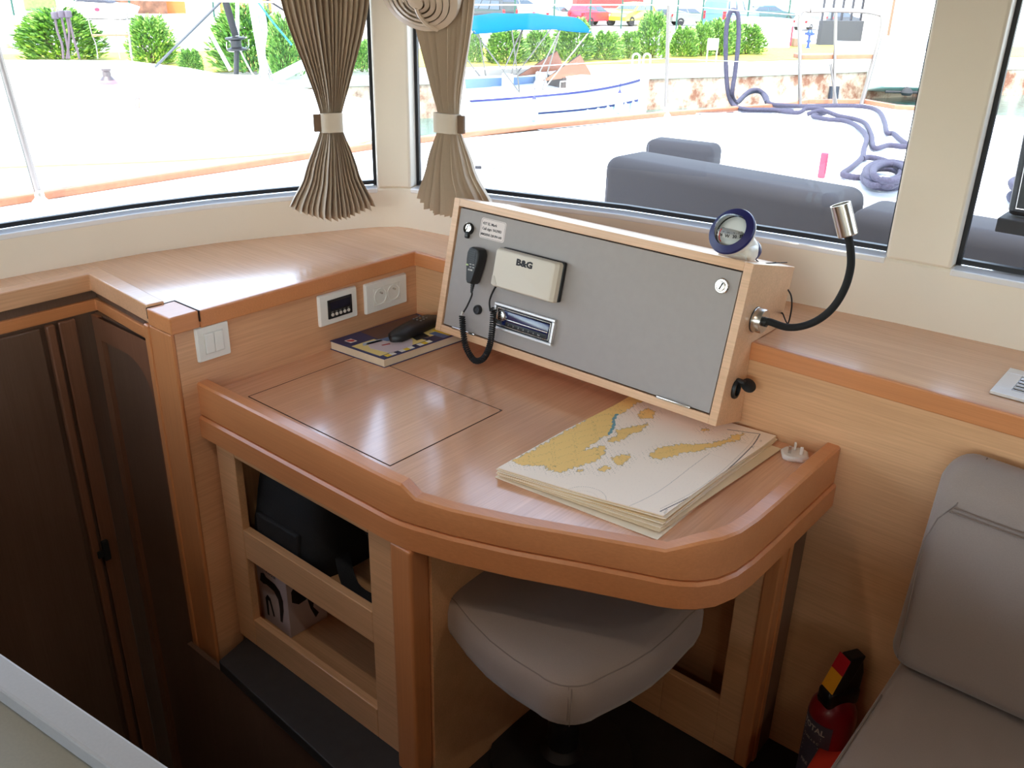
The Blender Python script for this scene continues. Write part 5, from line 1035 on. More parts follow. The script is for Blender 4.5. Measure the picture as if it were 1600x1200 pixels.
# bushes
LEAF = [mat('oleander_leaf', (112, 156, 70), 0.6, noise=0.25, nscale=6), mat('oleander_leaf_dark', (70, 108, 58), 0.6, noise=0.25, nscale=6), mat('oleander_leaf_light', (164, 196, 104), 0.6, noise=0.2, nscale=6)]
STEM = mat('bush_stem', (90, 74, 56), 0.9)
def bush_mesh(seed, n=4600):
    r = random.Random(seed); m = MB(); 
    for k in range(n):
        a = r.uniform(0, 2 * math.pi); hh = r.random() ** 0.8; rad = (0.55 + 0.45 * r.random()) * math.sin(math.pi * (0.30 + 0.62 * hh)) ** 0.6 * (1 + 0.14 * math.sin(3 * a + seed) + 0.1 * math.sin(7 * a))
        p = Vector((math.cos(a) * rad * 0.55, math.sin(a) * rad * 0.55, hh * (0.92 + 0.08 * math.sin(5 * a + seed))))
        d = Vector((math.cos(a) * (0.4 + rad), math.sin(a) * (0.4 + rad), 0.9 * r.uniform(0.1, 1.4))).normalized(); L = r.uniform(0.07, 0.15); s_ = d.cross(Vector((r.uniform(-1, 1), r.uniform(-1, 1), 1))).normalized() * L * 0.20
        nn_ = d.cross(s_).normalized() * L * 0.06
        m.cur = r.choice((0, 0, 1, 2)); m.add([p, p + d * L * .5 + s_, p + d * L, p + d * L * .5 - s_, p + d * L * 0.45 + nn_], [(0, 1, 4), (1, 2, 4), (2, 3, 4), (3, 0, 4)])
    return m
protos = []
for k in range(3):
    t = thing('oleander_bush', (0, 0, 0), 'x', 'bush'); bush_mesh(k).build('foliage', LEAF, t)
    m = MB(); r = random.Random(k)
    for q in range(9): a = 2 * math.pi * q / 9; m.tube([(0.03 * math.cos(a), 0.03 * math.sin(a), 0), (0.2 * math.cos(a), 0.2 * math.sin(a), 0.35), (0.36 * math.cos(a), 0.36 * math.sin(a), 0.75)], 0.012, 5)
    m.build('stem', STEM, t); protos.append(t)
BU = [(100, 93, 34, 104, 'large bright bush at the far left behind the dark rope blocks'), (240, 100, 42, 62, 'green bush left of the dark slanting strut in the left window'), (392, 112, 26, 100, 'tall green bush behind the furling drum in the left window'), (300, 115, 84, 34, 'low sprig of bush right of the slanting strut base') , (447, 118, 40, 50, 'green bush half hidden by the left curtain'), (566, 112, 70, 40, 'small green bush between left curtain and corner post'), (738, 97, 58, 34, 'green bush touching the edge of the right curtain'), (790, 98, 54, 62, 'rounded green bush behind the left canopy poles of the motorboat'),
      (842, 96, 54, 44, 'round green bush behind the middle of the blue canopy'), (896, 94, 40, 62, 'taller green bush behind the right end of the blue canopy'), (946, 93, 56, 44, 'low green bush just right of the blue canopy'), (982, 91, 56, 34, 'pale low bush left of the tall bush by the white post'), (1018, 90, 32, 48, 'tall dark green bush left of the white post'), (1066, 88, 50, 40, 'green bush between the stanchion and the white sign'), (1096, 87, 44, 34, 'green bush behind the white sign'), (1122, 86, 40, 42, 'green bush left of the standing rope loop'), (1166, 84, 47, 48, 'rightmost green bush beside the white container'), (1140, 85, 42, 34, 'green bush seen inside the standing rope loop')]
for k, (px, pf, pt_, w_, lab) in enumerate(BU):
    o = protos[k] if k < 3 else copy_tree(protos[k % 3]); p = onz(px, pf, QZ + 0.02); dist = (p - CAM_POS).length; o.location = p
    H = (pf - pt_) / FPX * dist * 1.03; W_ = w_ / FPX * dist; o.scale = (W_ / 1.15, W_ / 1.15, H); o.rotation_euler.z = k * 1.3; tag(o, lab, 'bush', 'oleander bushes along the lawn')
# cars
TYRE = mat('tyre', (30, 30, 32), 0.8); CGL = mat('car_glass', (40, 52, 60), 0.08, coat=1.0); LAMPR = mat('tail_lamp', (190, 30, 34), 0.3); LAMPW = mat('head_lamp', (220, 224, 228), 0.15)
def car(px, pf, col, kind, yaw, sc_, lab, rear=True, z=None):
    z = GZ if z is None else z; p = onz(px, pf, z); t = thing('car' if kind != 'van' else 'van', (0, 0, 0), lab, 'car' if kind != 'van' else 'van', 'cars parked beyond the fence')
    L, W, H = {'hatch': (3.9, 1.7, 1.5), 'sedan': (4.5, 1.75, 1.42), 'van': (4.6, 1.85, 1.9), 'suv': (4.5, 1.85, 1.65)}[kind]
    PM_ = mat('car_paint_%02x%02x%02x' % col, tuple(int(v * 0.8) for v in col), 0.3, coat=0.6)
    prof = {'hatch': [(0, .35), (0.02, .75), (0.10, .98), (0.25, 1.42), (0.6, 1.5), (1.9, 1.47), (2.75, 1.0), (3.6, .86), (3.88, .62), (3.9, .35)],
            'sedan': [(0, .35), (0, .78), (0.15, .98), (0.75, 1.02), (1.3, 1.4), (2.3, 1.42), (3.1, 1.0), (4.2, .84), (4.48, .62), (4.5, .35)],
            'van': [(0, .35), (0, 1.0), (0.06, 1.72), (0.25, 1.88), (3.1, 1.9), (3.75, 1.3), (4.45, 1.05), (4.6, .7), (4.6, .35)],
            'suv': [(0, .4), (0, .9), (0.1, 1.1), (0.35, 1.58), (0.8, 1.65), (2.7, 1.62), (3.35, 1.1), (4.25, .98), (4.48, .7), (4.5, .4)]}[kind]
    def w_at(z_): return W / 2 * (1 - 0.20 * max(0, (z_ - 0.95) / (H - 0.95)) if z_ > 0.95 else 1)
    rings = []
    m = MB(); left = [(x - L / 2, w_at(z_), z_) for x, z_ in prof]; right = [(x - L / 2, -w_at(z_), z_) for x, z_ in prof]
    m.loft([right, [(x, y * 0.96, z_) for x, y, z_ in right][:0] or left]); m.build('body', PM_, t, bevel=0.04)
    belt = 0.98 if kind != 'van' else 1.15; top = H - 0.12
    up_ = [(x, z_) for x, z_ in prof if z_ >= belt - 0.01]; xa = up_[0][0] + 0.22; xb = up_[-1][0] - 0.15; xt0, xt1 = xa + (0.15 if kind != 'sedan' else 0.45), xb - 0.55
    for s_ in (1, -1):
        for k in range(2 if kind != 'van' else 3):
            nn_ = 2 if kind != 'van' else 3; f0, f1 = k / nn_ + 0.015, (k + 1) / nn_ - 0.015
            q = [(xa + (xb - xa) * f0, belt + .03), (xa + (xb - xa) * f1, belt + .03), (xt0 + (xt1 - xt0) * f1, top), (xt0 + (xt1 - xt0) * f0, top)]
            m = MB(); m.loft([[(x - L / 2, s_ * (w_at(z_) + 0.004 + e_), z_) for x, z_ in q] for e_ in (0, 0.012)]); m.build('side_window', CGL, t)
    # rear and front glass
    for nm_, seg in (('rear_window', (up_[0], max(up_[:4], key=lambda q: q[1]))), ('windscreen', (up_[-1], sorted(up_, key=lambda q: -q[0])[1]))):
        (xl, zl), (xh, zh) = seg; zl2, zh2 = zl + (zh - zl) * .12, zl + (zh - zl) * .88; xl2, xh2 = xl + (xh - xl) * .12, xl + (xh - xl) * .88; sg = -1 if nm_ == 'rear_window' else 1
        m = MB(); m.loft([[(xl2 - L / 2 + sg * e_, -w_at(zl2) * .86, zl2 + e_ * .3), (xl2 - L / 2 + sg * e_, w_at(zl2) * .86, zl2 + e_ * .3), (xh2 - L / 2 + sg * e_, w_at(zh2) * .84, zh2 + e_ * .3), (xh2 - L / 2 + sg * e_, -w_at(zh2) * .84, zh2 + e_ * .3)] for e_ in (0.0, 0.02)]); m.build(nm_, CGL, t)
    for x in (0.78, L - 0.85):
        for s_ in (1, -1): m = MB(); m.lathe([(0.0005, -0.1), (0.31, -0.1), (0.32, -0.06), (0.32, 0.06), (0.31, 0.1), (0.2, 0.1), (0.18, 0.07), (0.0005, 0.09)], 20, frame((x - L / 2, s_ * (W / 2 - 0.08), 0.32), (0, s_, 0))); m.build('wheel', TYRE, t, smooth=True, angle=30)
    for s_ in (1, -1):
        m = MB(); m.rbox((-L / 2 - 0.02, s_ * W * .40 - 0.12, 0.72), (-L / 2 + 0.1, s_ * W * .40 + 0.12, 0.95 if kind != 'van' else 1.2), 0.02); m.build('tail_light', LAMPR, t)
        m = MB(); m.rbox((L / 2 - 0.15, s_ * W * .36 - 0.16, 0.62), (L / 2 + 0.0, s_ * W * .36 + 0.16, 0.76), 0.02); m.build('headlight', LAMPW, t)
    t.location = p; vd = math.atan2(p.y, p.x); t.rotation_euler.z = vd + yaw; t.scale = (sc_,) * 3; return t
RD = math.radians
car(762, 39, (34, 38, 42), 'van', RD(48), 0.78, 'black van at the left end of the parked row beyond the blue canopy')
car(812, 31, (190, 186, 184), 'sedan', RD(-55), 0.98, 'silver grey saloon car parked right of the black van')
car(868, 39, (200, 208, 214), 'hatch', RD(-38), 0.78, 'pale silver hatchback parked left of the red car')
car(926, 40, (226, 24, 60), 'hatch', RD(-42), 0.82, 'bright red car in the parked row')
car(984, 40, (240, 226, 40), 'hatch', RD(148), 0.92, 'yellow car parked right of the red car')
car(1027, 37, (52, 64, 78), 'hatch', RD(20), 0.66, 'small dark blue car right of the yellow car')
car(1078, 40, (150, 152, 140), 'hatch', RD(-70), 0.75, 'grey green car left of the blue van')
car(1140, 47, (88, 136, 196), 'van', RD(-28), 0.92, 'blue van behind the standing rope loop')
car(1200, 36, (56, 96, 100), 'sedan', RD(-60), 0.85, 'dark teal car right of the blue van')
car(1264, 47, (226, 226, 230), 'hatch', RD(-30), 0.62, 'white car behind the bow seat rail')
car(1318, 40, (60, 70, 84), 'hatch', RD(-60), 0.6, 'dark car behind the bow seat')
# fence
GRN = mat('green_fence_paint', (20, 70, 56), 0.6)
fe = thing('wire_fence', onz(920, 44, GZ), 'green wire fence in front of the parked cars', 'fence')
fp_ = [onz(px, pf + 3, GZ) for px, pf in ((600, 46), (660, 45), (735, 44), (804, 43), (865, 43), (921, 42), (970, 42), (1015, 44), (1056, 45), (1095, 47), (1165, 50), (1228, 52))]
for p in fp_: m = MB(); m.tube([p, p + Vector((0, 0, 3.0))], 0.05, 8); m.build('post', GRN, fe)
for z in (1.0, 2.0, 2.9): m = MB(); m.tube([p + Vector((0, 0, z)) for p in fp_], 0.014, 5); m.build('wire', GRN, fe)
fe2 = thing('wire_fence', onz(150, 20, GZ), 'green posted fence at the top left corner of the left window', 'fence')
fq = [onz(px, pf, GZ) for px, pf in ((-60, 24), (22, 24), (120, 25), (205, 26), (335, 27), (420, 28), (560, 30))]
for p in fq: m = MB(); m.tube([p, p + Vector((0, 0, 3.0))], 0.06, 8); m.build('post', GRN, fe2)
m = MB(); m.tube([p + Vector((0, 0, 1.9)) for p in fq], 0.02, 5); m.build('wire', GRN, fe2)
def block(name, px0, px1, pf, pt_, depth, z, mm, lab, cat, part='body', bev=0.02):
    a, b = onz(px0, pf, z), onz(px1, pf, z); h = (vert(a, px0, pt_) - a).z; d = (b - a).normalized(); nn_ = Vector((-d.y, d.x, 0)); nn_ = nn_ if nn_.dot(a) > 0 else -nn_
    t = thing(name, (a + b) / 2, lab, cat); m = MB(); m.prism([(a.x, a.y), (b.x, b.y), (b.x + nn_.x * depth, b.y + nn_.y * depth), (a.x + nn_.x * depth, a.y + nn_.y * depth)], z, z + h); m.build(part, mm, t, bevel=bev); return t, a, b, h, nn_
WB_ = mat('white_render', (238, 236, 232), 0.8); BRW = mat('brown_wall', (122, 98, 84), 0.8); DGW = mat('dark_grey_wall', (48, 50, 60), 0.8)
t, a, b, h, nn_ = block('container', 1175, 1234, 75, 29, 2.0, QZ + 0.02, WB_, 'white container standing at the right end of the bushes', 'container')
m = MB(); m.tube([b + Vector((0, 0, 0.1)), b + Vector((0, 0, h * .75))], 0.05, 6); m.build('red_corner', mat('signal_red2', (230, 30, 60), 0.5), t)
t, a, b, h, nn_ = block('pedestal', 1240, 1247, 73, 60, 0.5, QZ + .02, BRW, 'small brown service box beside the white container', 'service box')
p = onz(1262, 75, QZ + .02); t = thing('hydrant', p, 'blue post hydrant on the lawn left of the bow seat', 'hydrant'); hh = (vert(p, 1263, 47) - p).z
m = MB(); m.lathe([(0.10, 0), (0.10, .04 * hh), (.05, .08 * hh), (.05, .30 * hh), (.10, .33 * hh), (.10, .42 * hh), (.05, .46 * hh), (.05, .68 * hh), (.13, .72 * hh), (.13, .88 * hh), (.07, hh), (0.0005, hh)], 16, Matrix.Translation(p)); m.build('body', mat('hydrant_blue', (20, 56, 190), 0.4), t, smooth=True, angle=30)
m = MB(); m.tube([p + Vector((-.22, 0, .8 * hh)), p + Vector((.22, 0, .8 * hh))], .05, 10); m.build('outlet', MATS['hydrant_blue'], t)
for px0, px1, pf, pt_, lab in ((1026, 1035, 91, 45, 'white square post on the lawn right of the tall bush'),):
    block('marker_post', px0, px1, pf, pt_, 0.2, QZ + .02, WB_, lab, 'post')
t, a, b, h, nn_ = block('lawn_sign', 1103, 1120, 96, 60, 0.0001 + 0.03, QZ + .02, WB_, 'small white sign on two legs on the lawn', 'sign', 'leg_board')
bpy.data.objects.remove(t.children[0]); d = (b - a)
m = MB(); M_ = Matrix(((d.normalized().x, nn_.x, 0, a.x), (d.normalized().y, nn_.y, 0, a.y), (0, 0, 1, a.z), (0, 0, 0, 1))); L = d.length; m.rbox((0, 0, h * .5), (L, .04, h), .01, M=M_); m.build('board', WB_, t)
for x in (.03, L - .03): m = MB(); m.tube([M_ @ Vector((x, .02, 0)), M_ @ Vector((x, .02, h * .55))], .025, 8); m.build('leg', WB_, t)
for px in (993, 1010):
    p = onz(px, 102, QZ); t = thing('quay_ladder', p, ('left' if px < 1000 else 'right') + ' one of the two white arched ladder rails on the quay edge', 'ladder', 'arched ladder rails on the quay'); r_ = 5 / FPX * (p - CAM_POS).length; hh = (vert(p, px, 84) - p).z - r_
    dd_ = Vector((C_R.x, C_R.y, 0)).normalized(); m = MB(); m.tube([p - dd_ * r_] + [p + Vector((0, 0, hh)) + dd_ * (-r_ * math.cos(q * math.pi / 10)) + Vector((0, 0, r_ * math.sin(q * math.pi / 10))) for q in range(11)] + [p + dd_ * r_], .03, 8); m.build('rail', WB_, t, smooth=True)
# buildings at the right and left top
bd = thing('harbour_building', onz(1400, 76, GZ), 'white harbour building with brown recess behind the bow', 'building')
def wallp(px0, px1, pf, zt, depth, mm, nm_, push=0.0):
    a, b = onz(px0, pf, GZ), onz(px1, pf, GZ); d = (b - a).normalized(); n2 = Vector((-d.y, d.x, 0)); n2 = n2 if n2.dot(a) > 0 else -n2; a = a + n2 * push; b = b + n2 * push
    m = MB(); m.prism([(a.x, a.y), (b.x, b.y), (b.x + n2.x * depth, b.y + n2.y * depth), (a.x + n2.x * depth, a.y + n2.y * depth)], GZ, GZ + zt); return m.build(nm_, mm, bd)
wallp(1352, 1382, 74, 5, 0.6, WB_, 'wall'); wallp(1380, 1416, 75, 5, 0.4, BRW, 'recess', 1.2); wallp(1412, 1600, 75, 5, 3, WB_, 'wall')
wallp(1280, 1352, 73, 1.15, 0.3, DGW, 'low_wall'); 
for k in range(5): wallp(1284 + 15 * k, 1286 + 15 * k, 70, 2.9, 0.1, DGW, 'mullion', 0.3)
wallp(1215, 1345, 40, 4.5, 1.0, mat('red_fascia', (190, 40, 36), 0.6), 'fascia', 30)
lt = thing('stone_wall', onz(240, 22, GZ), 'brown dry stone wall at the top of the left window', 'wall')
STN = mat('brown_stone', (104, 72, 54), 0.9, noise=0.5, nscale=2.5); a, b = onz(180, 21, GZ), onz(262, 22, GZ); m = MB(); m.loft([[a, a + Vector((-.5, .3, 0)), a + Vector((-.5, .3, 2)), a + Vector((0, 0, 2))], [b, b + Vector((-.5, .3, 0)), b + Vector((-.5, .3, 2)), b + Vector((0, 0, 2))]]); m.build('stones', STN, lt)
ORN = mat('orange_net', (220, 104, 44), 0.7)
for px0, px1, lab in ((260, 291, 'orange barrier panel left of the white railing at the top left'), (345, 425, 'orange barrier panel behind the furling gear')):
    block('barrier_panel', px0, px1, 21, -12, 0.08, GZ, ORN, lab, 'barrier', 'panel', 0)
block('white_railing', 291, 316, 20, -5, 0.08, GZ, WB_, 'white railing panel right of the orange barrier', 'railing', 'panel', 0)
block('hedge', 40, 90, 17, -30, 0.6, GZ, LEAF[0], 'green hedge in the top left corner', 'hedge', 'foliage', 0.1)
wbq = onz(155, 29, GZ); t = thing('speedboat', wbq, 'white speedboat stored ashore at the top of the left window', 'boat'); dR = Vector((C_R.x, C_R.y, 0)).normalized(); dF = Vector((-dR.y, dR.x, 0)); sc_ = (wbq - CAM_POS).length / FPX
def wq(x, d_, y): return wbq + dR * ((x - 155) * sc_) + dF * d_ + Vector((0, 0, (29 - y) * sc_))
m = MB(); m.loft([[wq(*p) for p in ((108 + q_, d_, 22), (128, d_, 28), (196, d_, 28), (204, d_, 14), (190, d_, 10), (130, d_, 8), (112 + q_, d_, 16))] for d_, q_ in ((-.9, 6), (0, 0), (.9, 6))]); m.build('hull', WB_, t, bevel=.03)
m = MB(); m.loft([[wq(*p) for p in ((132, d_, 8), (178, d_, 9), (166, d_, 3), (142, d_, 2))] for d_ in (-.6, .6)]); m.build('cuddy', DGW, t, bevel=.03)
m = MB(); q = [wq(163 + 3.5 * math.cos(a), -.93, 17 + 2.5 * math.sin(a)) for a in [2 * math.pi * k / 12 for k in range(12)]]; m.loft([q, [p + dF * .03 for p in q]]); m.build('emblem', mat('emblem_rose', (130, 30, 60), .6), t)
# ================================================================ MOTORBOAT with blue canopy
mbS, mbB = onz(735, 206, WZ_), onz(1026, 187, WZ_); ax_ = (mbB - mbS).normalized(); sd_ = Vector((ax_.y, -ax_.x, 0)); sd_ = sd_ if sd_.dot(-mbS) > 0 else -sd_
BO = mbS + sd_ * (-1.15) ; LB = (mbB - mbS).length
BMx = Matrix(((ax_.x, sd_.x, 0, BO.x), (ax_.y, sd_.y, 0, BO.y), (0, 0, 1, WZ_), (0, 0, 0, 1)))
mb_ = thing('motorboat', BO, 'white motorboat with bright blue canopy moored at the quay', 'boat')
HW = mat('boat_white', (240, 240, 240), 0.3); LBL = mat('pale_blue_hull', (130, 166, 178), 0.3); NVL = mat('navy_stripe', (40, 40, 100), 0.4); VIN = mat('blue_grey_vinyl', (100, 126, 158), 0.7); DKI = mat('dark_interior', (66, 56, 52), 0.8)
def hb(x): f_ = x / LB; return 1.15 * (1 - max(0, (f_ - 0.45) / 0.58) ** 2.0) if f_ < 1.03 else 0
def sheer(x): return 0.95 + 0.30 * (x / LB) ** 1.6
xs_ = [LB * 1.06 * k / 16 for k in range(17)]
rings = []
for x in xs_: h_ = max(0.02, hb(min(x, LB * 1.02))); s_ = sheer(x); fl = 0.80; rings.append([BMx @ Vector(p) for p in ((x, -h_ * fl * .9, -0.05), (x, -h_, s_ * .55), (x, -h_, s_), (x, h_, s_), (x, h_, s_ * .55), (x, h_ * fl * .9, -0.05))])
m = MB(); m.loft(rings); hull = m.build('hull', HW, mb_, smooth=True, angle=30)
for nm_, z0, z1, e_, mm, x0 in (('rub_rail', .72, .77, .03, NVL, 0), ('boot_stripe', .30, .35, .012, NVL, .32), ('lower_hull', 0.0, .30, .008, LBL, .32)):
    m = MB(); rings = []
    for x in xs_:
        if x < LB * x0 or x > LB: continue
        h_ = max(0.03, hb(x)); s_ = sheer(x) / 0.82; fz = lambda z_: h_ * (1 if z_ > .45 * s_ else .72 + .28 * max(0, z_) / (.45 * s_)); rings.append([BMx @ Vector(p) for p in ((x, fz(z0 * s_) - .05, z0 * s_), (x, fz(z0 * s_) + e_, z0 * s_), (x, fz(z1 * s_) + e_, z1 * s_), (x, fz(z1 * s_) - .05, z1 * s_))])
    m.loft(rings); m.build(nm_, mm, mb_)
# cockpit: coaming ring, lining, seats; cabin trunk; windscreen
m = MB(); m.box((0.02 * LB, -1.02, sheer(0) - .02), (0.55 * LB, -0.90, 1.30), BMx); m.box((0.02 * LB, .95, sheer(0) - .02), (0.40 * LB, 1.08, 1.0), BMx); m.box((0, -1.0, .8), (0.035 * LB, 1.0, 1.0), BMx); m.build('coaming', HW, mb_, bevel=0.03)
m = MB(); m.box((0.08 * LB, -0.90, .84), (0.50 * LB, -0.86, 1.24), BMx); m.build('cockpit_lining', VIN, mb_)
m = MB(); m.box((0.04 * LB, -0.86, .83), (0.50 * LB, 0.94, .86), BMx); m.box((0.50 * LB, -0.86, .84), (0.54 * LB, 0.7, 1.35), BMx); m.build('cockpit_floor', DKI, mb_)
for x in (0.24, 0.42):
    m = MB(); m.rbox((x * LB, -0.7, .86), (x * LB + .5, -0.15, 1.02), .05, M=BMx); m.rbox((x * LB + .38, -0.72, .95), (x * LB + .52, -0.13, 1.42), .06, M=BMx); m.build('seat', HW, mb_, smooth=True)
m = MB(); rings = []
for x, zt, wf in ((0.52, 1.38, .86), (0.60, 1.42, .84), (0.75, 1.36, .78), (0.88, 1.24, .66), (0.96, 1.12, .4)):
    h_ = hb(x * LB) * wf; z0 = sheer(x * LB) - .04; rings.append([BMx @ Vector(p) for p in ((x * LB, -h_, z0), (x * LB, -h_ * .8, zt), (x * LB, h_ * .8, zt), (x * LB, h_, z0))])
m.loft(rings); m.build('cabin_top', HW, mb_, smooth=True, angle=40)
m = MB(); 
def cabp(x, t_): h_ = hb(x * LB) * {0.62: .835, 0.72: .80, 0.80: .74}[x]; z0 = sheer(x * LB); return BMx @ Vector((x * LB, h_ * (1 - .2 * t_) + .012, z0 + (1.38 - z0) * t_))
q = [cabp(.62, .18), cabp(.72, .2), cabp(.80, .2), cabp(.72, .72), cabp(.62, .78)]; m.loft([q, [p + sd_ * .02 for p in q]]); m.build('cabin_window', mat('cabin_glass', (110, 112, 122), .15), mb_)
BRG = mat('bronze_screen', (140, 84, 60), 0.2)
for yy in (-0.9, 0.62):
    m = MB(); q = [BMx @ Vector(p) for p in ((0.40 * LB, yy, 1.28), (0.66 * LB, yy, 1.40), (0.60 * LB, yy * .9, 2.0))]; m.loft([q, [p + sd_ * .03 for p in q]]); sc2 = m.build('windscreen', BRG, mb_)
    m = MB(); m.tube(q, .03, 6, close=True); m.build('screen_frame', DKI, sc2)
CAN = mat('canopy_blue', (0, 78, 116), 1.0, spec=0.1)
m = MB(); rg = []
for k in range(13):
    f_ = k / 12; x = (0.02 + 0.58 * f_) * LB; zt = 3.06 + 0.12 * math.sin(math.pi * f_) - 0.05 * abs(math.sin(math.pi * f_ * 3)) * 0.6
    rg.append([BMx @ Vector((x, y_, zt - 0.30 * abs(y_) ** 2.2 + dz)) for y_, dz in [(-1.1 + 2.2 * q / 10, 0) for q in range(11)] + [(1.1 - 2.2 * q / 10, -0.03) for q in range(11)]])
m.loft(rg); m.build('canopy', CAN, mb_, smooth=True, angle=60)
for s_ in (-1, 1):
    for x0, x1 in ((0.25, 0.02), (0.25, 0.20), (0.36, 0.44), (0.36, 0.60), (.30, .44)):
        m = MB(); m.tube([BMx @ Vector((x0 * LB, s_ * 1.03, 1.0)), BMx @ Vector((x1 * LB, s_ * 1.08, 2.74))], .022, 7); m.build('canopy_pole', DST, mb_)
m = MB(); rg = [BMx @ Vector((x * LB, hb(x * LB) * .96 + .0, sheer(x * LB) + .26)) for x in (.45, .55, .65, .75, .85, .93, .99)]; m.tube(spline(rg, 4), .018, 6)
for p in rg: m.tube([p, p - Vector((0, 0, .26))], .014, 6)
m.build('bow_rail', STEEL, mb_)
m = MB(); m.tube([BMx @ Vector((0.0, .5, .9)), BMx @ Vector((-0.15, .5, 1.9))], .015, 6); fl_ = m.build('flagstaff', STEEL, mb_)
m = MB(); q = [BMx @ Vector(p) for p in ((-.14, .5, 1.8), (-.05, .55, 1.2), (.12, .6, 1.1), (.08, .52, 1.75))]; m.loft([q, [p + sd_ * .01 for p in q]]); m.build('flag', mat('flag_violet', (190, 140, 220), .8), fl_)
for k, (px, pf) in enumerate(((843, 186), (976, 176))):
    x = (0.30 if k == 0 else 0.80) * LB; c = BMx @ Vector((x, hb(x) + .16, 0.22)); t = thing('fender', c, ('left' if k == 0 else 'right') + ' one of the two white fenders hanging on the motorboat side', 'fender', 'white fenders on the motorboat')
    m = MB(); m.lathe([(0.02, -.02), (.10, .04), (.13, .12), (.13, .52), (.10, .60), (.03, .66), (.02, .70)], 20, Matrix.Translation(c)); m.build('body', HW, t, smooth=True)
    m = MB(); m.lathe([(.07, .62), (.035, .70), (.02, .74)], 14, Matrix.Translation(c)); m.tube([c + Vector((0, 0, .72)), c + Vector((0, 0, .95))], .012, 6); m.build('fender_top', NVL, t, smooth=True)
# white boat stern far right
wbp = onz(1410, 165, WZ_); t = thing('white_boat', wbp, 'white boat stern above green water left of the wide window post', 'boat'); dR = Vector((C_R.x, C_R.y, 0)).normalized(); dF = Vector((-dR.y, dR.x, 0)); dF = dF if dF.dot(wbp) > 0 else -dF
WM = Matrix(((dR.x, dF.x, 0, wbp.x), (dR.y, dF.y, 0, wbp.y), (0, 0, 1, WZ_), (0, 0, 0, 1)))
m = MB(); m.loft([[WM @ Vector(p) for p in ((-.75 * s_, y_, z0), (1.9 * s_, y_, z0), (1.9 * s_, y_, 1.9), (-1.0 * s_, y_, 1.9))] for s_, y_, z0 in ((1, .3, .62), (1.05, 2.5, .2), (1, 6, .2))]); m.build('transom_hull', HW, t, bevel=.08)
m = MB(); m.loft([[WM @ Vector(p) for p in ((-.75 * s_, y_, 1.9), (1.7, y_, 1.9), (1.7, y_, 2.35), (-.5 * s_, y_, 2.28))] for s_, y_ in ((1, 1.0), (1, 3.2))]); m.build('cabin_window', mat('grey_cabin_glass', (120, 124, 132), .1), t, bevel=.05)
m = MB(); m.lathe([(.16, 0), (.22, .1), (.16, .22), (.05, .3)], 14, WM @ Matrix.Translation((0.15, .2, .35))); m.tube([WM @ Vector((-.6, .35, .45)), WM @ Vector((1.3, .35, .45))], .05, 8); m.build('drive_leg', TYRE, t, smooth=True)
a, b = onz(1297, 165, WZ_), onz(1309, 165, WZ_); t = thing('quay_pad', (a + b) / 2, 'dark grey rubber pad on the quay wall under the bow seat', 'pad'); q0 = onpl(1297, 163, edge[4].to_3d(), Vector((edge[5] - edge[4]).to_3d().cross(Vector((0, 0, 1))))) 
nq = Vector((edge[6] - edge[5]).to_3d().cross(Vector((0, 0, 1)))).normalized(); P_ = [onpl(x, y, edge[5].to_3d() + nq * .20, nq) for x, y in ((1296, 162), (1309, 162), (1312, 135), (1299, 135))]; m = MB(); m.loft([[p for p in P_], [p - nq * .10 for p in P_]]); m.build('rubber_pad', DGW, t)
# ================================================================ NEIGHBOURING SAILBOAT on the left
NZ = 0.30
nb = thing('sailboat', (-7, 1.5, WZ_), 'white sailboat deck filling the left window', 'boat')
far = [onz(px, py, NZ) for px, py in ((-260, 88), (0, 93), (200, 94), (300, 106), (430, 130), (540, 147), (604, 160))]; near = [onz(px, py, NZ) for px, py in ((604, 212), (520, 232), (300, 250), (0, 262), (-260, 275))]
m = MB(); m.prism([(p.x, p.y) for p in far + near], -2.7, NZ); m.build('hull', HW, nb, bevel=.05)
m = MB(); m.tube(spline([p + Vector((0, 0, .015)) for p in near], 5), .022, 6); m.tube(spline([onz(px, py, NZ + .01) for px, py in ((-260, 225), (0, 209), (160, 192), (300, 183))], 5), .012, 6); m.build('toe_rail', mat('pale_teak', (230, 196, 140), .7), nb)
m = MB(); cbp = [onz(px, py, NZ) for px, py in ((-200, 165), (60, 158), (250, 150), (330, 142), (300, 128), (180, 118), (-200, 112))]; m.prism([(p.x, p.y) for p in cbp], NZ, NZ + .12); m.build('coachroof', HW, nb, bevel=.04)
m = MB(); q = [onz(px, py, NZ + .121) for px, py in ((28, 172 - 14), (66, 160 - 6), (62, 146), (20, 150))]; m.prism([(p.x, p.y) for p in q], NZ + .12, NZ + .135); m.build('deck_hatch', mat('pale_grey_hatch', (150, 152, 170), .4), nb)
MG = mat('mast_white', (232, 234, 238), .35)
def nv(base, pts): return [vert(base, x, y) for x, y in pts]
wbase = onz(169, 131, NZ + 0.12); t = thing('winch', wbase, 'dark winch with pinkish base standing on the sailboat deck', 'winch'); rr_ = 13 / FPX * (wbase - CAM_POS).length; hh = (vert(wbase, 169, 107) - wbase).z
m = MB(); m.lathe([(rr_, 0), (rr_, hh * .15), (rr_ * .85, hh * .25)], 24, Matrix.Translation(wbase)); m.build('winch_base', mat('rosy_base', (140, 84, 92), .4), t, smooth=True)
m = MB(); m.lathe([(rr_ * .8, hh * .25), (rr_ * .45, hh * .5), (rr_ * .42, hh * .8), (rr_ * .5, hh * .88), (rr_ * .5, hh), (0.0005, hh)], 24, Matrix.Translation(wbase)); m.build('winch_drum', mat('dark_bronze', (86, 78, 78), .35, .6), t, smooth=True, angle=30)
rbs = onz(102, 94, NZ); t = thing('block_tackle', rbs, 'brown grey rope tackle with blocks standing in front of the far left bush', 'tackle')
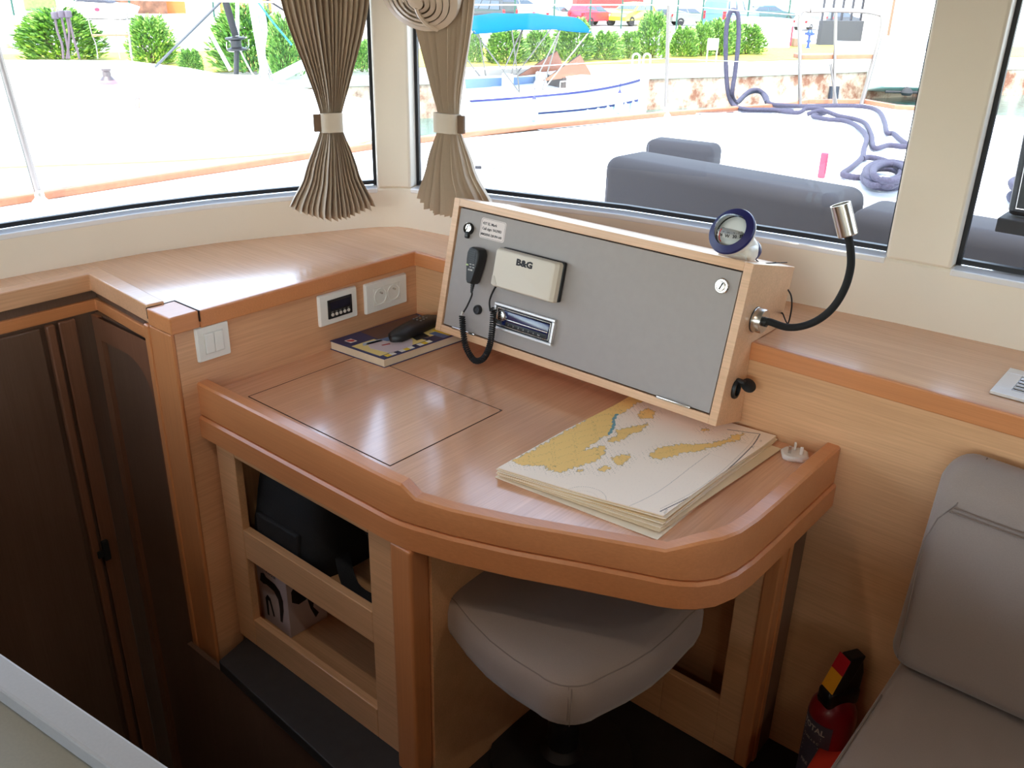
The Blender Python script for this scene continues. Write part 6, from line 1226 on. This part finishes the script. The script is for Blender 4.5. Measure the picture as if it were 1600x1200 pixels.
BRN = mat('weathered_rope', (78, 66, 70), .9)
for pts in (((86, 30), (90, 50), (97, 70), (99, 92)), ((96, 27), (101, 50), (106, 75), (108, 92)), ((104, 26), (108, 50), (106, 80), (104, 92)), ((108, 28), (115, 60), (121, 80), (124, 92))):
    m = MB(); m.tube(spline(nv(rbs, pts), 5), .018, 7); m.build('fall', BRN, t, smooth=True)
for x, y in ((86, 24), (95, 22), (106, 22)): m = MB(); c = vert(rbs, x, y); m.rbox((-.035, -.05, -.05), (.035, .05, .05), .02, M=Matrix.Translation(c)); m.build('block', mat('dark_block', (76, 66, 74), .5), t, smooth=True)
lb_ = onz(180, 94, NZ); t = thing('stern_rail', lb_, 'thin steel stern rail with wooden seat beside the tackle', 'rail')
for pts in (((137, 24), (143, 52), (150, 70), (153, 92)), ((178, 22), (182, 60), (188, 92)), ((184, 20), (195, 46)), ((198, 22), (201, 60), (205, 92))): m = MB(); m.tube(spline(nv(lb_, pts), 4), .009, 6); m.build('tube', DST, t, smooth=True)
m = MB(); a, b = nv(lb_, ((143, 55), (200, 52))); m.rbox((0, -.05, -.012), ((b - a).length, .05, .012), .005, M=frame(a, Vector((0, 0, 1)), b - a)); m.build('seat_board', TEAK, t)
sb = onz(214, 170, NZ); t = thing('guard_wire', sb, 'thin wire stay with shackle hanging right of the winch', 'wire'); m = MB(); m.tube(nv(sb, ((198, 20), (206, 90), (214, 148))), .008, 6); m.build('wire', DST, t)
m = MB(); m.tube(spline(nv(sb, ((219, 153), (212, 153), (210, 160), (212, 168), (219, 169))), 4), .012, 6); m.build('shackle', DST, t, smooth=True)
m = MB(); m.tube(nv(sb, ((217, 150), (218, 178))), .006, 5); m.build('lanyard', TEAK, t)
fb2 = onz(368, 118, NZ); t = thing('furling_gear', fb2, 'black jib foil standing on a silver furling drum', 'furler')
m = MB(); m.tube(nv(fb2, ((343, -30), (368, 56))), .045, 10); m.build('foil', BLKM, t, smooth=True)
m = MB(); c = vert(fb2, 370, 76); M_ = frame(c, vert(fb2, 367, 56) - c); m.lathe([(.13, -.02), (.13, 0), (.07, .02), (.07, .10), (.13, .12), (.13, .14), (.05, .15)], 24, M_); m.build('drum', BLK, t, smooth=True, angle=30)
m = MB(); m.tube(spline(nv(fb2, ((354, 66), (358, 80), (386, 76), (388, 62))), 4), .008, 6); m.tube(spline(nv(fb2, ((353, 60), (370, 64), (386, 58))), 4), .008, 6); m.build('drum_cage', STEEL, t, smooth=True)
m = MB(); m.tube(nv(fb2, ((370, 78), (369, 116))), .035, 10); m.build('drum_post', BLK, t, smooth=True)
m = MB(); m.tube(spline(nv(fb2, ((376, 80), (386, 100), (398, 119), (408, 112), (406, 90))), 5), .010, 6); m.build('furling_line', MG, t, smooth=True)
mbx = onz(415, 128, NZ); t = thing('mast', mbx, 'white mast with bundled halyards left of the left curtain', 'mast'); m = MB(); m.tube(nv(mbx, ((388, -30), (415, 126))), .045, 12); m.build('mast_tube', MG, t, smooth=True)
m = MB()
for k in range(7): m.tube(spline(nv(mbx, ((398 + k, -20), (405 + 2 * k, 40), (408 + k, 85), (404 + 4 * k, 124))), 6), .006, 5)
m.build('halyards', mat('halyard_grey', (150, 156, 180), .8), t)
wp = onz(372, 116, NZ); t = thing('white_pole', wp, 'thin white pole standing behind the furling drum', 'pole'); m = MB(); m.tube(nv(wp, ((371, -30), (371, 60))), .025, 10); m.tube(nv(wp, ((371, 60), (368, 112))), .02, 8); m.build('tube', MG, t, smooth=True)
wp = onz(362, 112, NZ); t = thing('white_strut', wp, 'white strut slanting down to the foot of the furling drum', 'strut'); m = MB(); m.tube(nv(wp, ((322, 40), (360, 110))), .025, 10); m.build('tube', MG, t, smooth=True)
wp = onz(242, 106, NZ); t = thing('dark_strut', wp, 'long dark grey strut slanting across the left window', 'strut'); m = MB(); m.tube(nv(wp, ((345, 3), (242, 105))), .018, 10); m.build('tube', mat('dark_strut_grey', (60, 64, 68), .5), t, smooth=True)
wp = onz(430, 130, NZ); t = thing('boom', wp, 'white spar slanting up behind the left curtain', 'spar'); m = MB(); m.tube(nv(wp, ((428, 124), (520, 78))), .06, 14); m.build('tube', MG, t, smooth=True)
t = thing('blue_rope', mbx, 'bright blue rope running down behind the left curtain', 'rope'); m = MB(); m.tube(nv(mbx, ((402, 2), (425, 33), (456, 70))), .010, 7); m.build('line', mat('rope_blue', (24, 120, 210), .7), t, smooth=True)
t = thing('dark_backstay', mbx, 'dark stay crossing the top of the left window beside the mast', 'stay'); m = MB(); m.tube(nv(mbx, ((405, -8), (450, 20))), .012, 7); m.build('line', BLKM, t, smooth=True)
